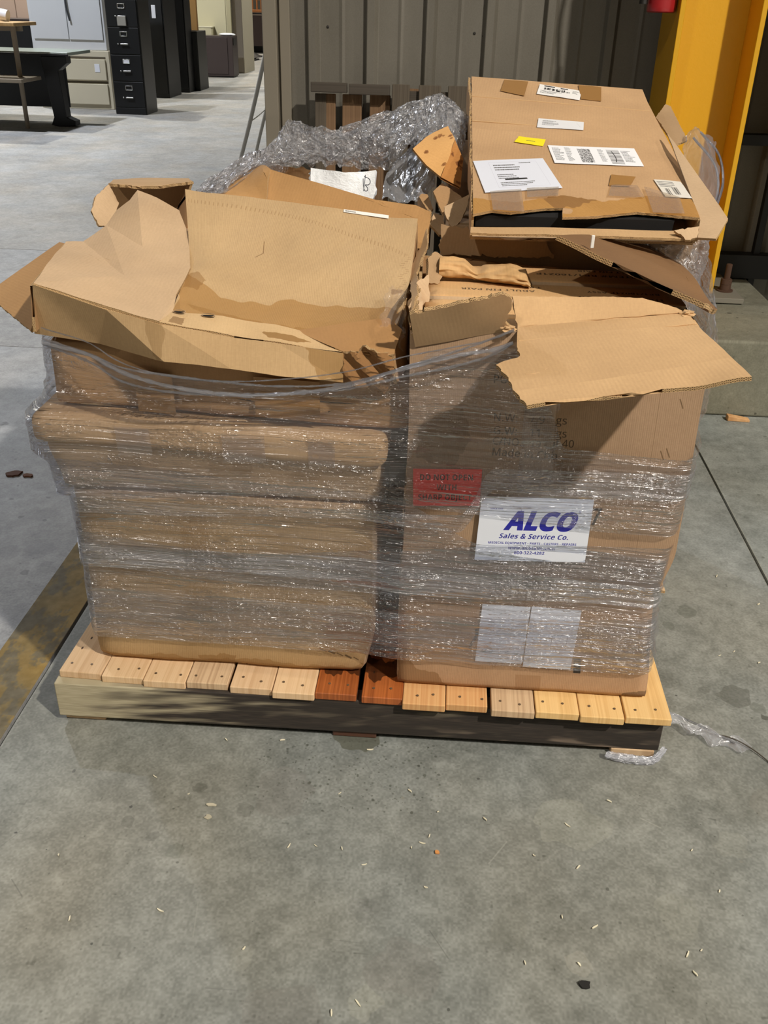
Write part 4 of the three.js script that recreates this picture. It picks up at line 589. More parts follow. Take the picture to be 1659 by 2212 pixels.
// ---------------------------------------------------------------- right stack
const ink = (c, t, x, y, size, col = '#3a3026', a = 0.8, weight = '') => { c.save(); c.globalAlpha = a; c.fillStyle = col; c.font = `${weight} ${size}px sans-serif`; c.fillText(t, x, y); c.restore(); };
{
  const f = cardFace(0.53, 0.265, 1500, [170, 136, 103], 61, (c, W, H) => {
    blob(c, [[0, H * 0.55], [W * 0.03, H * 0.62], [W * 0.06, H * 0.8], [W * 0.1, H * 0.86], [W * 0.17, H * 0.88], [W * 0.2, H], [0, H]], '#7d5a36', 8, 4, 0.6);
    blob(c, [[W * 0.91, H * 0.955], [W, H * 0.93], [W, H], [W * 0.9, H]], '#55402a', 5, 5, 0.6);
    c.globalAlpha = 0.4; c.fillStyle = '#8a6440'; c.fillRect(W * 0.48, H * 0.84, W * 0.1, H * 0.16); c.globalAlpha = 1;
    c.strokeStyle = '#2e2a28'; c.lineWidth = 9; c.beginPath(); c.moveTo(W * 0.31, H * 0.42); c.bezierCurveTo(W * 0.33, H * 0.5, W * 0.27, H * 0.6, W * 0.3, H * 0.62); c.lineTo(W * 0.33, H * 0.6); c.stroke();
    c.fillStyle = '#3a332c'; c.fillRect(W * 0.705, H * 0.64, 22, 60);
  });
  const o = thing('carton', 'bottom carton of the right stack with two blank white sheets taped on', 'box', [0.34, 0.125, -0.25], 'cartons in the right stack');
  part('body', carton(0.072, 0.602, 0.1275, 0.388, -0.46, -0.043, { r: 0.007, boxUV: [4], seed: 12, dent: 0.002, deform: (a) => { if (a.x > 0.3) a.x -= 0.02 * smooth(0.13, 0.39, a.y) - 0.0; if (a.x < 0.2) a.x += 0.004; } }), six(cardTan, new THREE.MeshStandardMaterial({ map: f, roughness: 0.88, bumpMap: cardBump, bumpScale: 0.0003 })), o);
  const pm = (k) => std(0xffffff, 0.6, { map: canvasTex(256, 300, (c, w, h) => { c.fillStyle = '#e8eaf0'; c.fillRect(0, 0, w, h); c.strokeStyle = '#6d7077'; c.lineWidth = 2; if (!k) { c.beginPath(); c.moveTo(36, 245); c.lineTo(60, 240); c.lineTo(85, 246); c.moveTo(120, 246); c.lineTo(132, 238); c.moveTo(155, 248); c.lineTo(172, 236); c.stroke(); c.strokeRect(30, 235, 55, 13); } else c.strokeRect(130, 130, 80, 70); }) });
  decal(G.p1, pm(0), o, 'paper_sheet'); decal(G.p2, pm(1), o, 'paper_sheet', null, 0.0012, 5);
}
{
  const W0 = 0.53, H0 = 0.52, y0 = 0.388, f = cardFace(W0, H0, 1600, [164, 135, 106], 63, (c, W, H, s) => {
    const X = (x) => (x - 0.075) * s, Y = (y) => (y0 + H0 - y) * s;
    c.globalAlpha = 0.28; c.fillStyle = '#e8dccb'; c.fillRect(X(0.285), 0, 0.062 * s, H); c.globalAlpha = 1;
    const T = (t, x, y, z = 0.021) => ink(c, t, X(x), Y(y), z * s, '#2c241c', 0.78);
    T('PO', 0.222, 0.815, 0.02); T('N.W:', 0.226, 0.743); T('7.9', 0.29, 0.743); T('kgs', 0.343, 0.744); T('G.W:', 0.228, 0.717); T('11', 0.292, 0.717); T('kgs', 0.345, 0.719); T('C/NO.:', 0.228, 0.697, 0.02); T('19', 0.296, 0.697, 0.018); T('of 40', 0.345, 0.7, 0.02); T('Made in China', 0.228, 0.675, 0.021);
    c.strokeStyle = '#6b5338'; c.lineWidth = 3; for (const [a, b] of [[0.545, 0.70], [0.555, 0.705], [0.565, 0.80]]) { c.beginPath(); c.moveTo(X(a), Y(b)); c.lineTo(X(a + 0.008), Y(b - 0.018)); c.stroke(); }
    c.globalAlpha = 0.3; c.lineWidth = 2; c.beginPath(); c.moveTo(X(0.53), 0); c.lineTo(X(0.53), H); c.stroke(); c.globalAlpha = 1;
    blob(c, [[X(0.1), Y(0.75)], [X(0.17), Y(0.76)], [X(0.19), Y(0.7)], [X(0.16), Y(0.65)], [X(0.09), Y(0.66)]], '#6b553c', 14, 5, 0.4);
    c.strokeStyle = '#26211c'; c.lineWidth = 8; c.beginPath(); c.moveTo(X(0.438), Y(0.575)); c.lineTo(X(0.452), Y(0.575)); c.lineTo(X(0.44), Y(0.54)); c.stroke();
  });
  const o = thing('open_carton', 'large open carton of the right stack bearing the blue company label', 'box', [0.34, 0.388, -0.25]);
  const front = new THREE.MeshStandardMaterial({ map: f, roughness: 0.88, bumpMap: cardBump, bumpScale: 0.0003 });
  const fg = new THREE.PlaneGeometry(W0, H0, 40, 40), p = fg.attributes.position;
  for (let i = 0; i < p.count; i++) { const x = p.getX(i) + 0.34, y = p.getY(i) + y0 + H0 / 2; const v = (y - y0) / H0; p.setXYZ(i, x + (x > 0.34 ? -0.02 * (1 - smooth(0, 0.2, v)) - 0.012 * v : 0.004 + 0.018 * v * (1 - v)), y, -0.043 + 0.008 * Math.sin(Math.PI * clamp((x - 0.075) / 0.53, 0, 1)) * Math.sin(Math.PI * v) + (fbm(x * 8, y * 8, 4, 2) - 0.5) * 0.006); }
  const sheet = board(Array.from(p.array), Array.from(fg.attributes.uv.array), Array.from(fg.index.array), 0.006); part('front_wall', sheet, [front, cardEdge], o);
  part('left_wall', panel([[0.08, 0.388, -0.046], [0.08, 0.388, -0.46], [0.085, 0.93, -0.46], [0.088, 0.93, -0.046]], { t: 0.006, seed: 71, jag: 0.004, torn: [2] }), B2(cardTan), o);
  part('right_wall', panel([[0.574, 0.392, -0.05], [0.574, 0.392, -0.455], [0.596, 0.9, -0.455], [0.585, 0.9, -0.05]], { t: 0.006, seed: 72 }), B2(cardTan), o);
  part('back_wall', panel([[0.085, 0.388, -0.46], [0.6, 0.388, -0.46], [0.6, 0.9, -0.46], [0.085, 0.93, -0.46]], { t: 0.006, seed: 73 }), B2(cardDeep), o);
  part('bottom', panel([[0.085, 0.392, -0.05], [0.6, 0.392, -0.05], [0.6, 0.392, -0.46], [0.085, 0.392, -0.46]], { t: 0.006, seed: 74 }), B2(cardTan), o);
  part('torn_front_piece', panel(G.torn, { jag: 0.003, torn: [0, 1, 2, 3, 4], seed: 75, edge: 0.02, t: 0.008 }), B2(cardGrey), o);
  const fl = part('front_flap', panel(G.flapMain, { jag: 0.0022, torn: [5, 6, 7, 8, 9], seed: 76, wave: 0.0012, t: 0.007 }), [cardPale, cardEdge], o, { label: 'torn front flap folded out towards the viewer' });
  const crease = (a, b) => { const n = 14, q = []; for (let k = 0; k <= n; k++) q.push([lerp(a[0], b[0], k / n) + (h2(k, 3, 4) - 0.5) * 0.004, lerp(a[1], b[1], k / n) + 0.0036, lerp(a[2], b[2], k / n) + (h2(k, 5, 4) - 0.5) * 0.004]); return tube(q, 0.0012, 40, 5); };
  part('score_line', mergeGeometries([crease([0.27, 0.883, 0.11], [0.43, 0.9, 0.09]), crease([0.43, 0.9, 0.09], [0.49, 0.918, 0.0]), crease([0.3, 0.888, 0.1], [0.39, 0.9, 0.02]), crease([0.264, 0.901, 0.0], [0.56, 0.93, -0.045]), crease([0.266, 0.909, -0.055], [0.548, 0.941, -0.075])]), cardPale, fl);
  part('flap_band', panel(G.flapBand, { seed: 77, wave: 0.001 }), B2(cardPale), o); part('inner_flap', panel(G.flapInner, { seed: 78, jag: 0.001, torn: [2, 3, 4, 5], wave: 0.002 }), B2(cardPale), o);
  part('left_flap', panel(G.lflap, { seed: 79, jag: 0.0012, wave: 0.003, edge: 0.02 }), B2(cardGrey), o);
  const torn = []; for (const [x, y, z] of [[0.083, 0.93, -0.12], [0.088, 0.925, -0.08], [0.093, 0.94, -0.2]]) { const q = [[x - 0.012, y, z], [x + 0.01, y + 0.012, z - 0.02], [x + 0.014, y - 0.03, z + 0.01], [x - 0.006, y - 0.05, z + 0.02]]; part('torn_liner', panel(q, { t: 0.0012, jag: 0.0015, seed: Math.round(1e3 * y + x * 99), wave: 0.008, edge: 0.008 }), B2(cardTan), o); }
  for (const [x, y, z] of [[0.549, 0.942, -0.072], [0.246, 0.915, -0.03]]) { const q = new THREE.IcosahedronGeometry(0.008, 2), P = q.attributes.position; for (let i = 0; i < P.count; i++) { const s = 0.5 + 0.9 * h2(Math.round(P.getX(i) * 900), Math.round(P.getY(i) * 900), 3); P.setXYZ(i, P.getX(i) * s * 1.6, P.getY(i) * s * 0.7, P.getZ(i) * s); } q.computeVertexNormals(); q.translate(x, y, z); part('frayed_liner', q, cardPale, o); }
  const logo = canvasTex(1024, 680, (c, w, h) => {
    c.fillStyle = '#dfe4ee'; c.fillRect(0, 0, w, h); c.textAlign = 'center';
    c.save(); c.translate(548, 330); c.transform(1, 0, -0.26, 1, 0, 0); c.font = 'bold 268px sans-serif'; c.scale(0.92, 1); c.lineWidth = 16; c.strokeStyle = '#26279a'; c.fillStyle = '#26279a'; c.fillText('ALCO', 18, 10); c.strokeText('ALCO', 18, 10); c.restore();
    c.fillStyle = '#23248c'; c.font = 'italic bold 72px sans-serif'; c.fillText('Sales & Service Co.', 520, 436); c.font = 'bold 34px sans-serif'; c.fillText('MEDICAL EQUIPMENT - PARTS - CASTERS - REPAIRS', 515, 498); c.font = 'bold 46px sans-serif'; c.fillText('www.alcosales.com', 515, 554); c.fillText('800-322-4282', 500, 606);
    c.textAlign = 'left'; c.font = 'bold 22px sans-serif'; c.fillText('SINCE 1957', 92, 128); c.font = '30px sans-serif'; c.fillText('®', 900, 150);
  });
  decal(G.alco.map((q) => [q[0], q[1], -0.028]), std(0xffffff, 0.5, { map: logo }), o, 'company_label', { label: 'white label with blue lettering' });
  const redm = canvasTex(512, 280, (c, w, h) => { c.fillStyle = '#ee4034'; c.fillRect(0, 0, w, h); c.fillStyle = '#2a1512'; c.textAlign = 'center'; c.font = 'bold 60px sans-serif'; c.fillText('DO NOT OPEN', w / 2 - 6, 84); c.fillText('WITH', w / 2, 160); c.fillText('SHARP OBJECT', w / 2 - 14, 236); });
  decal(G.red.map((q) => [q[0], q[1], -0.032]), std(0xffffff, 0.5, { map: redm }), o, 'warning_label', { label: 'red warning label' });
  decal([[0.288, 0.9, -0.034], [0.35, 0.9, -0.034], [0.35, 0.6, -0.031], [0.288, 0.6, -0.031]], tapeClear, o, 'packing_tape', null, 0.001, 8);
}
// slim cartons lying inside the open carton, printed tops seen upside down
{
  const pr = (seed, lines) => cardFace(0.49, 0.12, 1500, [206, 164, 112], seed, (c, W, H) => { for (const [t, x, y, z] of lines) { c.save(); c.translate(W * x, H * y); c.rotate(Math.PI); ink(c, t, 0, 0, z, '#3b2c1c', 0.8, 'bold'); c.restore(); } });
  const sets = [
    [-0.21, -0.1, 'slim printed carton nearest the front flap inside the open carton', [['ADULT FIN PAIR', 0.58, 0.12, 26], ['1 PR', 0.3, 0.1, 26], ['ITEM# RP1/160Z1P', 0.95, 0.3, 26]]],
    [-0.325, -0.215, 'second slim printed carton inside the open carton', [['ADULT FIN PAIR', 0.43, 0.45, 28], ['1 PR', 0.46, 0.2, 26], ['ITEM# RP1/160Z1P', 0.92, 0.7, 28], ['RP1/160Z1P ASSY', 0.92, 0.35, 26]]],
    [-0.44, -0.33, 'third slim printed carton in the shade inside the open carton', [['ITEM# RP1/160Z1P', 0.86, 0.4, 34], ['ADULT FIN PAIR', 0.9, 0.1, 26]]],
  ];
  sets.forEach(([z0, z1, label, lines], k) => {
    const m = new THREE.MeshStandardMaterial({ map: pr(81 + k, lines), roughness: 0.88 }), o = thing('slim_carton', label, 'box', [0.34, 0.4, (z0 + z1) / 2], 'slim cartons in the open carton');
    part('body', carton(0.098, 0.585, 0.4, 0.912 + 0.004 * k, z0, z1, { r: 0.006, boxUV: [2], seed: 14 + k, n: 14, dent: 0.0015 }), [cardTan, cardTan, m, cardTan, cardTan, cardTan], o);
  });
}
// crumpled kraft paper with a torn corrugated end
{
  const o = thing('kraft_paper', 'crumpled roll of brown kraft paper on the slim cartons', 'paper', [0.2, 0.92, -0.34]);
  const prof = curve([[0, 0.016], [0.25, 0.017], [0.42, 0.008], [0.55, 0.012], [0.8, 0.014], [0.95, 0.012], [1, 0.004]]), nu = 90, nv = 30, pos = [], uv = [], idx = [];
  for (let b = 0; b <= nv; b++) for (let a = 0; a <= nu; a++) {
    const u = a / nu, t = b / nv * Math.PI * 2, r = prof(u), w = 1 + 0.34 * (fbm(u * 5 + Math.cos(t) * 1.5, Math.sin(t) * 4 + 5, 6, 3) - 0.5) * 2 + 0.05 * Math.sin(t * 7 + u * 5);
    pos.push(0.122 + 0.178 * u, 0.918 + Math.max(0.001, r * (1 + Math.sin(t) * w)) + 0.006 * smooth(0.3, 0, u), -0.335 + Math.cos(t) * (0.03 + 0.014 * u) * w - 0.012 * Math.sin(u * 5)); uv.push(u * 0.2, b / nv * 0.12);
  }
  for (let b = 0; b < nv; b++) for (let a = 0; a < nu; a++) { const q = b * (nu + 1) + a; idx.push(q, q + nu + 2, q + 1, q, q + nu + 1, q + nu + 2); }
  const g = new THREE.BufferGeometry(); g.setAttribute('position', new THREE.Float32BufferAttribute(pos, 3)); g.setAttribute('uv', new THREE.Float32BufferAttribute(uv, 2)); g.setIndex(idx); g.computeVertexNormals();
  part('paper_body', g, new THREE.MeshStandardMaterial({ color: 0xfff0d0, map: cardMaps[0], roughness: 0.8, bumpMap: crumpleBump, bumpScale: 0.003, side: THREE.DoubleSide }), o);
  part('torn_corrugated_end', panel([[0.098, 0.958, -0.32], [0.11, 0.966, -0.34], [0.128, 0.955, -0.345], [0.13, 0.93, -0.32], [0.122, 0.916, -0.29], [0.1, 0.918, -0.29]], { jag: 0.0018, seed: 91, t: 0.009, wave: 0.006, edge: 0.01 }), [cardGrey, cardEdge], o);
}
// cartons at the back carrying the flat carton
{
  const o = thing('carton', 'grey-brown carton in the shade at the back right under the flat carton', 'box', [0.4, 0.125, -0.8], 'cartons in the right stack');
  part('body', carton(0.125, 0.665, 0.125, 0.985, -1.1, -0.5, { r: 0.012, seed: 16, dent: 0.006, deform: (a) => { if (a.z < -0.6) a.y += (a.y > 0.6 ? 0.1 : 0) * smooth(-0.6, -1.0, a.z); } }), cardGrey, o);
  part('torn_top_edge', panel([[0.12, 0.99, -0.49], [0.34, 0.97, -0.49], [0.36, 0.93, -0.48], [0.12, 0.93, -0.48]], { jag: 0.004, seed: 92, wave: 0.006, edge: 0.012 }), B2(cardGrey), o);
  part('leaning_flap', panel(G.rpanel, { seed: 93, t: 0.009, jag: 0.0015, torn: [1], wave: 0.003 }), [card(0xa08c74, 1), cardEdge], o, { label: 'stiff flap leaning down to the right' });
  part('plastic_tab', bx(0.395, 0.401, 1.012, 1.035, -0.225, -0.221, 0.001), std(0xe8e6e0, 0.4), o);
}
// the flat carton on top
{
  const o = thing('flat_carton', 'flat carton with shipping labels lying tilted on top of the load', 'box', [0.4, 1.0, -0.75]);
  const A = V(G.T[0]), Bq = V(G.T[1]), Cq = V(G.T[2]), Dq = V(G.T[3]), n = Bq.clone().sub(A).cross(Cq.clone().sub(A)).normalize(); if (n.y < 0) n.negate();
  const off = (p, k) => [p.x + n.x * k, p.y + n.y * k, p.z + n.z * k];
  const ppm = 1400, tm = cardFace(0.47, 0.78, ppm, [192, 156, 118], 95, (c, W, H) => {
    blob(c, [[0, H * 0.93], [W * 0.1, H * 0.9], [W * 0.36, H * 0.915], [W * 0.38, H * 0.84], [W * 0.5, H * 0.86], [W * 0.58, H * 0.9], [W * 0.7, H * 0.885], [W * 0.95, H * 0.9], [W, H * 0.93], [W, H], [0, H]], '#8a6234', 12, 4, 0.6);
    blob(c, [[0, H * 0.955], [W * 0.4, H * 0.95], [W, H * 0.955], [W, H], [0, H]], '#b88f45', 10, 5, 0.5);
    blob(c, [[W * 0.39, H * 0.83], [W * 0.47, H * 0.82], [W * 0.52, H * 0.84], [W * 0.5, H * 0.86], [W * 0.4, H * 0.85]], '#5a3d22', 8, 6, 0.6);
    c.strokeStyle = '#4a3624'; c.lineWidth = 4; c.beginPath(); c.moveTo(W * 0.44, H * 0.835); c.lineTo(W * 0.45, H * 0.815); c.lineTo(W * 0.47, H * 0.825); c.lineTo(W * 0.46, H * 0.84); c.moveTo(W * 0.49, H * 0.83); c.lineTo(W * 0.5, H * 0.81); c.stroke();
  });
  part('top_panel', panel(G.tTop.map((q) => q.slice()).reverse(), { jag: 0.0012, torn: [8, 9, 10, 11, 12, 13, 14], seed: 96, wave: 0.0006, edge: 0.025, t: 0.005, box: false }), edged(cardMaps[0], { color: 0xf4e8d8 }), o);
  const ridge = (p, q) => { const a = V(p), b = V(q), k = []; for (let i = 0; i <= 12; i++) k.push(a.clone().lerp(b, i / 12).addScaledVector(n, 0.003).toArray()); return tube(k, 0.0016, 24, 5); };
  part('fold_line', mergeGeometries([ridge([0.176, 1.19, -1.03], [0.61, 1.172, -0.99]), ridge([0.178, 1.15, -0.87], [0.4, 1.142, -0.86])]), cardPale, o);
  // damp band along the open front edge
  const wb = cardFace(0.46, 0.11, 1500, [170, 126, 66], 97, (c, W, H) => { blob(c, [[W * 0.36, H * 0.0], [W * 0.62, H * 0.05], [W * 0.64, H * 0.4], [W * 0.37, H * 0.45]], '#6f4c28', 9, 3, 0.55); });
  const q = G.tTop, up = (p, k) => [p[0] + n.x * k, p[1] + n.y * k, p[2] + n.z * k], back = (p, k) => [p[0] + (Cq.x - A.x) / 0.79 * k, p[1] + (Cq.y - A.y) / 0.79 * k, p[2] + (Cq.z - A.z) / 0.79 * k];
  const band = [q[0], q[1], q[2], q[3], q[4], q[5], q[6], q[7], q[8]].map((p) => up(p, 0.0022)), bb = [[0.08], [0.095], [0.065], [0.09], [0.055], [0.07]].map(([k], i) => up(back([lerp(q[8][0], q[0][0], i / 5), lerp(q[8][1], q[0][1], i / 5), lerp(q[8][2], q[0][2], i / 5)], k), 0.0032));
  part('damp_band', panel([...band, ...bb], { t: 0.0012, jag: 0.003, torn: [9, 10, 11, 12, 13], seed: 98, wave: 0.0004, box: true, edge: 0.02 }), edged(wb), o, { label: 'damp, darkened strip along the open edge' });
  const g3 = (p) => V(p), low = (p, k) => off(g3(p), -k);
  part('left_side', panel([off(A, 0), off(Cq, 0), off(Cq, -0.06), off(A, -0.05)], { seed: 99, jag: 0.003, wave: 0.005, edge: 0.015 }), B2(cardDeep), o);
  part('right_side', panel([off(Bq, 0), off(Dq, 0), off(Dq, -0.06), off(Bq, -0.05)], { seed: 100 }), B2(cardDeep), o);
  part('bottom_panel', panel([off(A, -0.052), off(Bq, -0.052), off(Dq, -0.06), off(Cq, -0.06)], { seed: 101 }), B2(cardTan), o);
  part('bottom_flap', panel(G.tbot, { seed: 102, jag: 0.001, torn: [3], t: 0.005, wave: 0.002 }), [cardPale, cardEdge], o);
  const foam = std(0x0d0d0e, 0.9), rows = []; const lx = (k, w, d) => { const p = A.clone().lerp(Bq, k).addScaledVector(n, d).addScaledVector(Cq.clone().sub(A).normalize(), w); return p.toArray(); };
  part('black_foam_board', panel([lx(0.02, 0.012, -0.02), lx(0.9, 0.012, -0.02), lx(0.9, 0.7, -0.02), lx(0.02, 0.7, -0.02)], { t: 0.022, seed: 103, wave: 0.001 }), [foam, foam], o);
  part('black_foam_board', panel([lx(0.02, 0.02, -0.041), lx(0.88, 0.02, -0.041), lx(0.88, 0.7, -0.041), lx(0.02, 0.7, -0.041)], { t: 0.016, seed: 104, wave: 0.001 }), [foam, foam], o);
  part('side_flap', panel(G.tside, { seed: 105, wave: 0.002 }), B2(cardTan), o); part('corner_flap', panel(G.tflapup, { seed: 106, jag: 0.001 }), B2(cardGrey), o);
  part('front_scrap', panel([[0.58, 1.01, -0.4], [0.63, 1.018, -0.41], [0.628, 1.0, -0.385], [0.6, 0.997, -0.38]], { jag: 0.003, seed: 107, wave: 0.004, edge: 0.01 }), B2(cardTan), o);
  // labels: bars and printed lines
  const bars = (c, x, y, w, h, seed) => { const r = rng(seed); c.fillStyle = '#222'; for (let k = 0; k < w;) { const b = 1 + Math.floor(r() * 4); if (r() > 0.45) c.fillRect(x + k, y, b, h); k += b; } };
  const lines = (c, x, y, w, n, s, seed) => { const r = rng(seed); c.fillStyle = '#555'; for (let k = 0; k < n; k++) for (let m = 0; m < w * (0.5 + r() * 0.5);) { const b = 4 + r() * 14; c.fillRect(x + m, y + k * s, b, s * 0.42); m += b + 3; } };
  const L = (name, key, w, h, bg, draw, mat = {}) => decal(G['T_' + key], std(0xffffff, 0.55, { map: canvasTex(w, h, (c) => { c.fillStyle = bg; c.fillRect(0, 0, w, h); draw && draw(c); }), ...mat }), o, name, null, 0.0012, w % 7);
  L('barcode_label', 'barcodeLabel', 512, 160, '#ecebe8', (c) => { bars(c, 60, 40, 260, 34, 3); c.fillStyle = '#1a1a1a'; c.fillRect(60, 8, 130, 16); c.fillRect(260, 10, 90, 16); bars(c, 200, 60, 180, 22, 6); lines(c, 30, 90, 300, 3, 16, 4); lines(c, 410, 30, 70, 3, 18, 5); });
  L('paper_slip', 'slipLabel', 512, 110, '#dfe0e2', (c) => { lines(c, 50, 20, 220, 5, 12, 7); c.strokeStyle = '#777'; c.beginPath(); c.moveTo(430, 20); c.lineTo(480, 80); c.stroke(); });
  L('yellow_sticker', 'yellowLabel', 256, 90, '#f2e22a', (c) => lines(c, 90, 40, 120, 1, 20, 8), { roughness: 0.5 });
  L('shipping_label', 'shipLabel', 900, 300, '#ecedf0', (c) => { const r = rng(12); c.fillStyle = '#555'; c.fillRect(290, 40, 130, 230); c.fillStyle = '#ecedf0'; for (let y = 0; y < 46; y++) for (let x = 0; x < 130;) { const b = 2 + r() * 7; if (r() > 0.5) c.fillRect(290 + x, 40 + y * 5, b, 4); x += b; } c.save(); c.translate(0, 40); for (let k = 0; k < 22; k++) { c.fillStyle = k % 3 ? '#444' : '#777'; c.fillRect(590, k * 11, 130, 3 + (k * 7 % 6)); } c.restore(); lines(c, 30, 40, 110, 12, 18, 9); lines(c, 160, 30, 70, 13, 18, 10); lines(c, 500, 40, 60, 12, 18, 11); lines(c, 740, 50, 120, 10, 20, 13); c.strokeStyle = '#111'; c.lineWidth = 8; c.beginPath(); c.moveTo(640, 60); c.quadraticCurveTo(670, 150, 640, 250); c.stroke(); });
  L('document_pouch', 'pouch', 640, 360, '#dfe3ee', (c) => { c.strokeStyle = '#aab'; c.strokeRect(130, 30, 430, 290); lines(c, 160, 60, 300, 3, 26, 14); lines(c, 160, 170, 200, 3, 20, 15); c.fillStyle = '#222'; c.fillRect(210, 220, 190, 16); lines(c, 160, 260, 330, 3, 18, 16); lines(c, 400, 40, 140, 1, 20, 17); }, { roughness: 0.35 });
  L('torn_label', 'cornerLabel', 320, 220, '#d9d5cc', (c) => { bars(c, 60, 110, 50, 80, 18); bars(c, 150, 90, 70, 90, 19); lines(c, 20, 20, 240, 4, 20, 20); });
  for (const k of ['tapeA', 'tapeB', 'tapeC']) decal(G['T_' + k], tapeBrown, o, 'brown_tape', null, 0.0006, 2);
  for (const k of ['clearA', 'clearB', 'clearC', 'clearD']) decal(G['T_' + k].map((p) => up(p, 0.003)), tapeClear, o, 'clear_tape', null, 0.002, 3);
}
// ---------------------------------------------------------------- stretch film round the load
{
  const o = thing('stretch_film', 'clear stretch film wound round the whole pallet load', 'film', [0, 0.2, -0.5]);
  const xl = curve([[0.18, -0.598], [0.28, -0.592], [0.415, -0.592], [0.5, -0.6], [0.545, -0.607], [0.6, -0.614], [0.645, -0.634], [0.7, -0.634], [0.75, -0.596], [0.9, -0.588]]);
  const xr = curve([[0.18, 0.606], [0.4, 0.592], [0.6, 0.602], [0.75, 0.61], [0.85, 0.615], [1.02, 0.64]]);
  const zL = curve([[0.18, -0.046], [0.5, -0.044], [0.6, -0.046], [0.64, -0.026], [0.7, -0.024], [0.74, -0.05], [0.78, -0.034], [0.82, 0.004], [0.9, 0.01]]);
  const zR = curve([[0.18, -0.032], [0.9, -0.026]]);
  const back = -1.115;
  // s runs along the wound web: left side (0-1), front (1-3), right side (3-4)
  const at = (s, y) => {
    const L = xl(y), Rr = xr(y), zf = (x) => lerp(zL(y), zR(y), smooth(-0.02, 0.1, x)) - (y > 0.76 ? (zL(y) + 0.055) * smooth(-0.42, -0.56, x) : 0) - (y < 0.54 ? 0.04 * smooth(-0.56, -0.6, x) : 0), c = 0.03;
    if (s < 1) return [L - 0.002 + 0.06 * smooth(1, 0, s), y, lerp(back, zf(L) - c, s)];
    if (s > 3) return [Rr + 0.045 * smooth(3.05, 3.7, s), y, lerp(zf(Rr) - c, back, s - 3)];
    const u = (s - 1) / 2, x = lerp(L, Rr, u), e = Math.min(u, 1 - u) * (Rr - L), k = e < c ? c - Math.sqrt(Math.max(0, c * c - (c - e) ** 2)) : 0;
    return [x, y, zf(x) - k];
  };
  const top = curve([[0, 0.86], [0.95, 0.85], [1.05, 0.845], [1.35, 0.822], [1.85, 0.795], [2.1, 0.84], [2.2, 0.878], [2.42, 0.89], [2.5, 0.80], [2.62, 0.70], [2.95, 0.69], [3.05, 0.72], [3.2, 0.93], [3.45, 0.99], [4, 1.02]]);
  const bands = [
    { lo: () => 0.2, hi: (s) => 0.46 + 0.03 * Math.sin(s * 3), mat: filmThick, seed: 1, k: 0, n: [420, 110] },
    { lo: (s) => 0.385 + 0.03 * Math.sin(s * 2 + 1), hi: (s) => 0.64 - 0.02 * s + 0.02 * Math.sin(s * 2.4) - 0.09 * smooth(2.1, 2.4, s), mat: film, seed: 2, k: 0.0025, n: [420, 100] },
    { lo: (s) => 0.55 + 0.02 * Math.sin(s * 3 + 2), hi: top, mat: film, seed: 3, k: 0.005, n: [420, 120] },
    { lo: (s) => 0.225 + 0.01 * Math.sin(s * 4), hi: (s) => 0.30 + 0.015 * s + 0.015 * Math.sin(s * 2), mat: film, seed: 4, k: 0.0045, n: [420, 40] },
    { lo: (s) => 0.40 - 0.012 * s + 0.006 * Math.sin(s * 5), hi: (s) => 0.455 - 0.012 * s + 0.008 * Math.sin(s * 3 + 1), mat: filmMat({ transmission: 0.9, bumpScale: 0.05, ior: 2.0 }), seed: 5, k: 0.0065, n: [420, 40] },
    { lo: (s) => 0.515 + 0.01 * Math.sin(s * 4) + 0.1 * smooth(2.31, 2.42, s), hi: (s) => 0.55 + 0.012 * Math.sin(s * 2 + 2) + 0.1 * smooth(2.31, 2.42, s), mat: filmMat({ transmission: 0.92, bumpScale: 0.045, ior: 1.9 }), seed: 6, k: 0.007, n: [420, 30] },
  ];
  for (const b of bands) {
    const [nu, nv] = b.n, pos = [], uv = [], idx = [], W = (s) => (s < 1 ? s * 1.06 : s < 3 ? 1.06 + (s - 1) * 0.61 : 2.28 + (s - 3) * 1.06);
    for (let j = 0; j <= nv; j++) for (let i = 0; i <= nu; i++) {
      const s0 = i / nu, s = s0 < 0.12 ? s0 / 0.12 : s0 < 0.84 ? 1 + (s0 - 0.12) / 0.36 : 3 + (s0 - 0.84) / 0.16, y0 = lerp(b.lo(s), b.hi(s), j / nv), m = W(s);
      const p = at(s, y0), tilt = y0 + 0.02 * Math.sin(m * 2 + b.seed);
      const r1 = 1 - Math.abs(2 * fbm(m * 2.4, tilt * 34, b.seed * 7, 2) - 1), r2 = 1 - Math.abs(2 * vn(m * 6, tilt * 95, b.seed * 7 + 3) - 1), w = b.k + 0.0065 * (r1 - 0.6) * 1.2 + 0.0018 * r2 + 0.003 * (fbm(m * 14, y0 * 14, 9, 2) - 0.5);
      if (s < 1) p[0] -= Math.max(0.0005, w); else if (s > 3) p[0] += Math.max(0.0005, w); else p[2] += Math.max(0.0005, w);
      pos.push(...p); uv.push(m * 1.6, y0 * 2.6 + b.seed * 0.37);
    }
    for (let j = 0; j < nv; j++) for (let i = 0; i < nu; i++) { const q = j * (nu + 1) + i; idx.push(q, q + 1, q + nu + 2, q, q + nu + 2, q + nu + 1); }
    part('film_layer', skin({ pos, uv, idx }), b.mat, o);
  }
  // gathered ropes of film
  const strandMat = filmMat({ transmission: 0.85, color: 0xeef0f6, bumpScale: 0.006 });
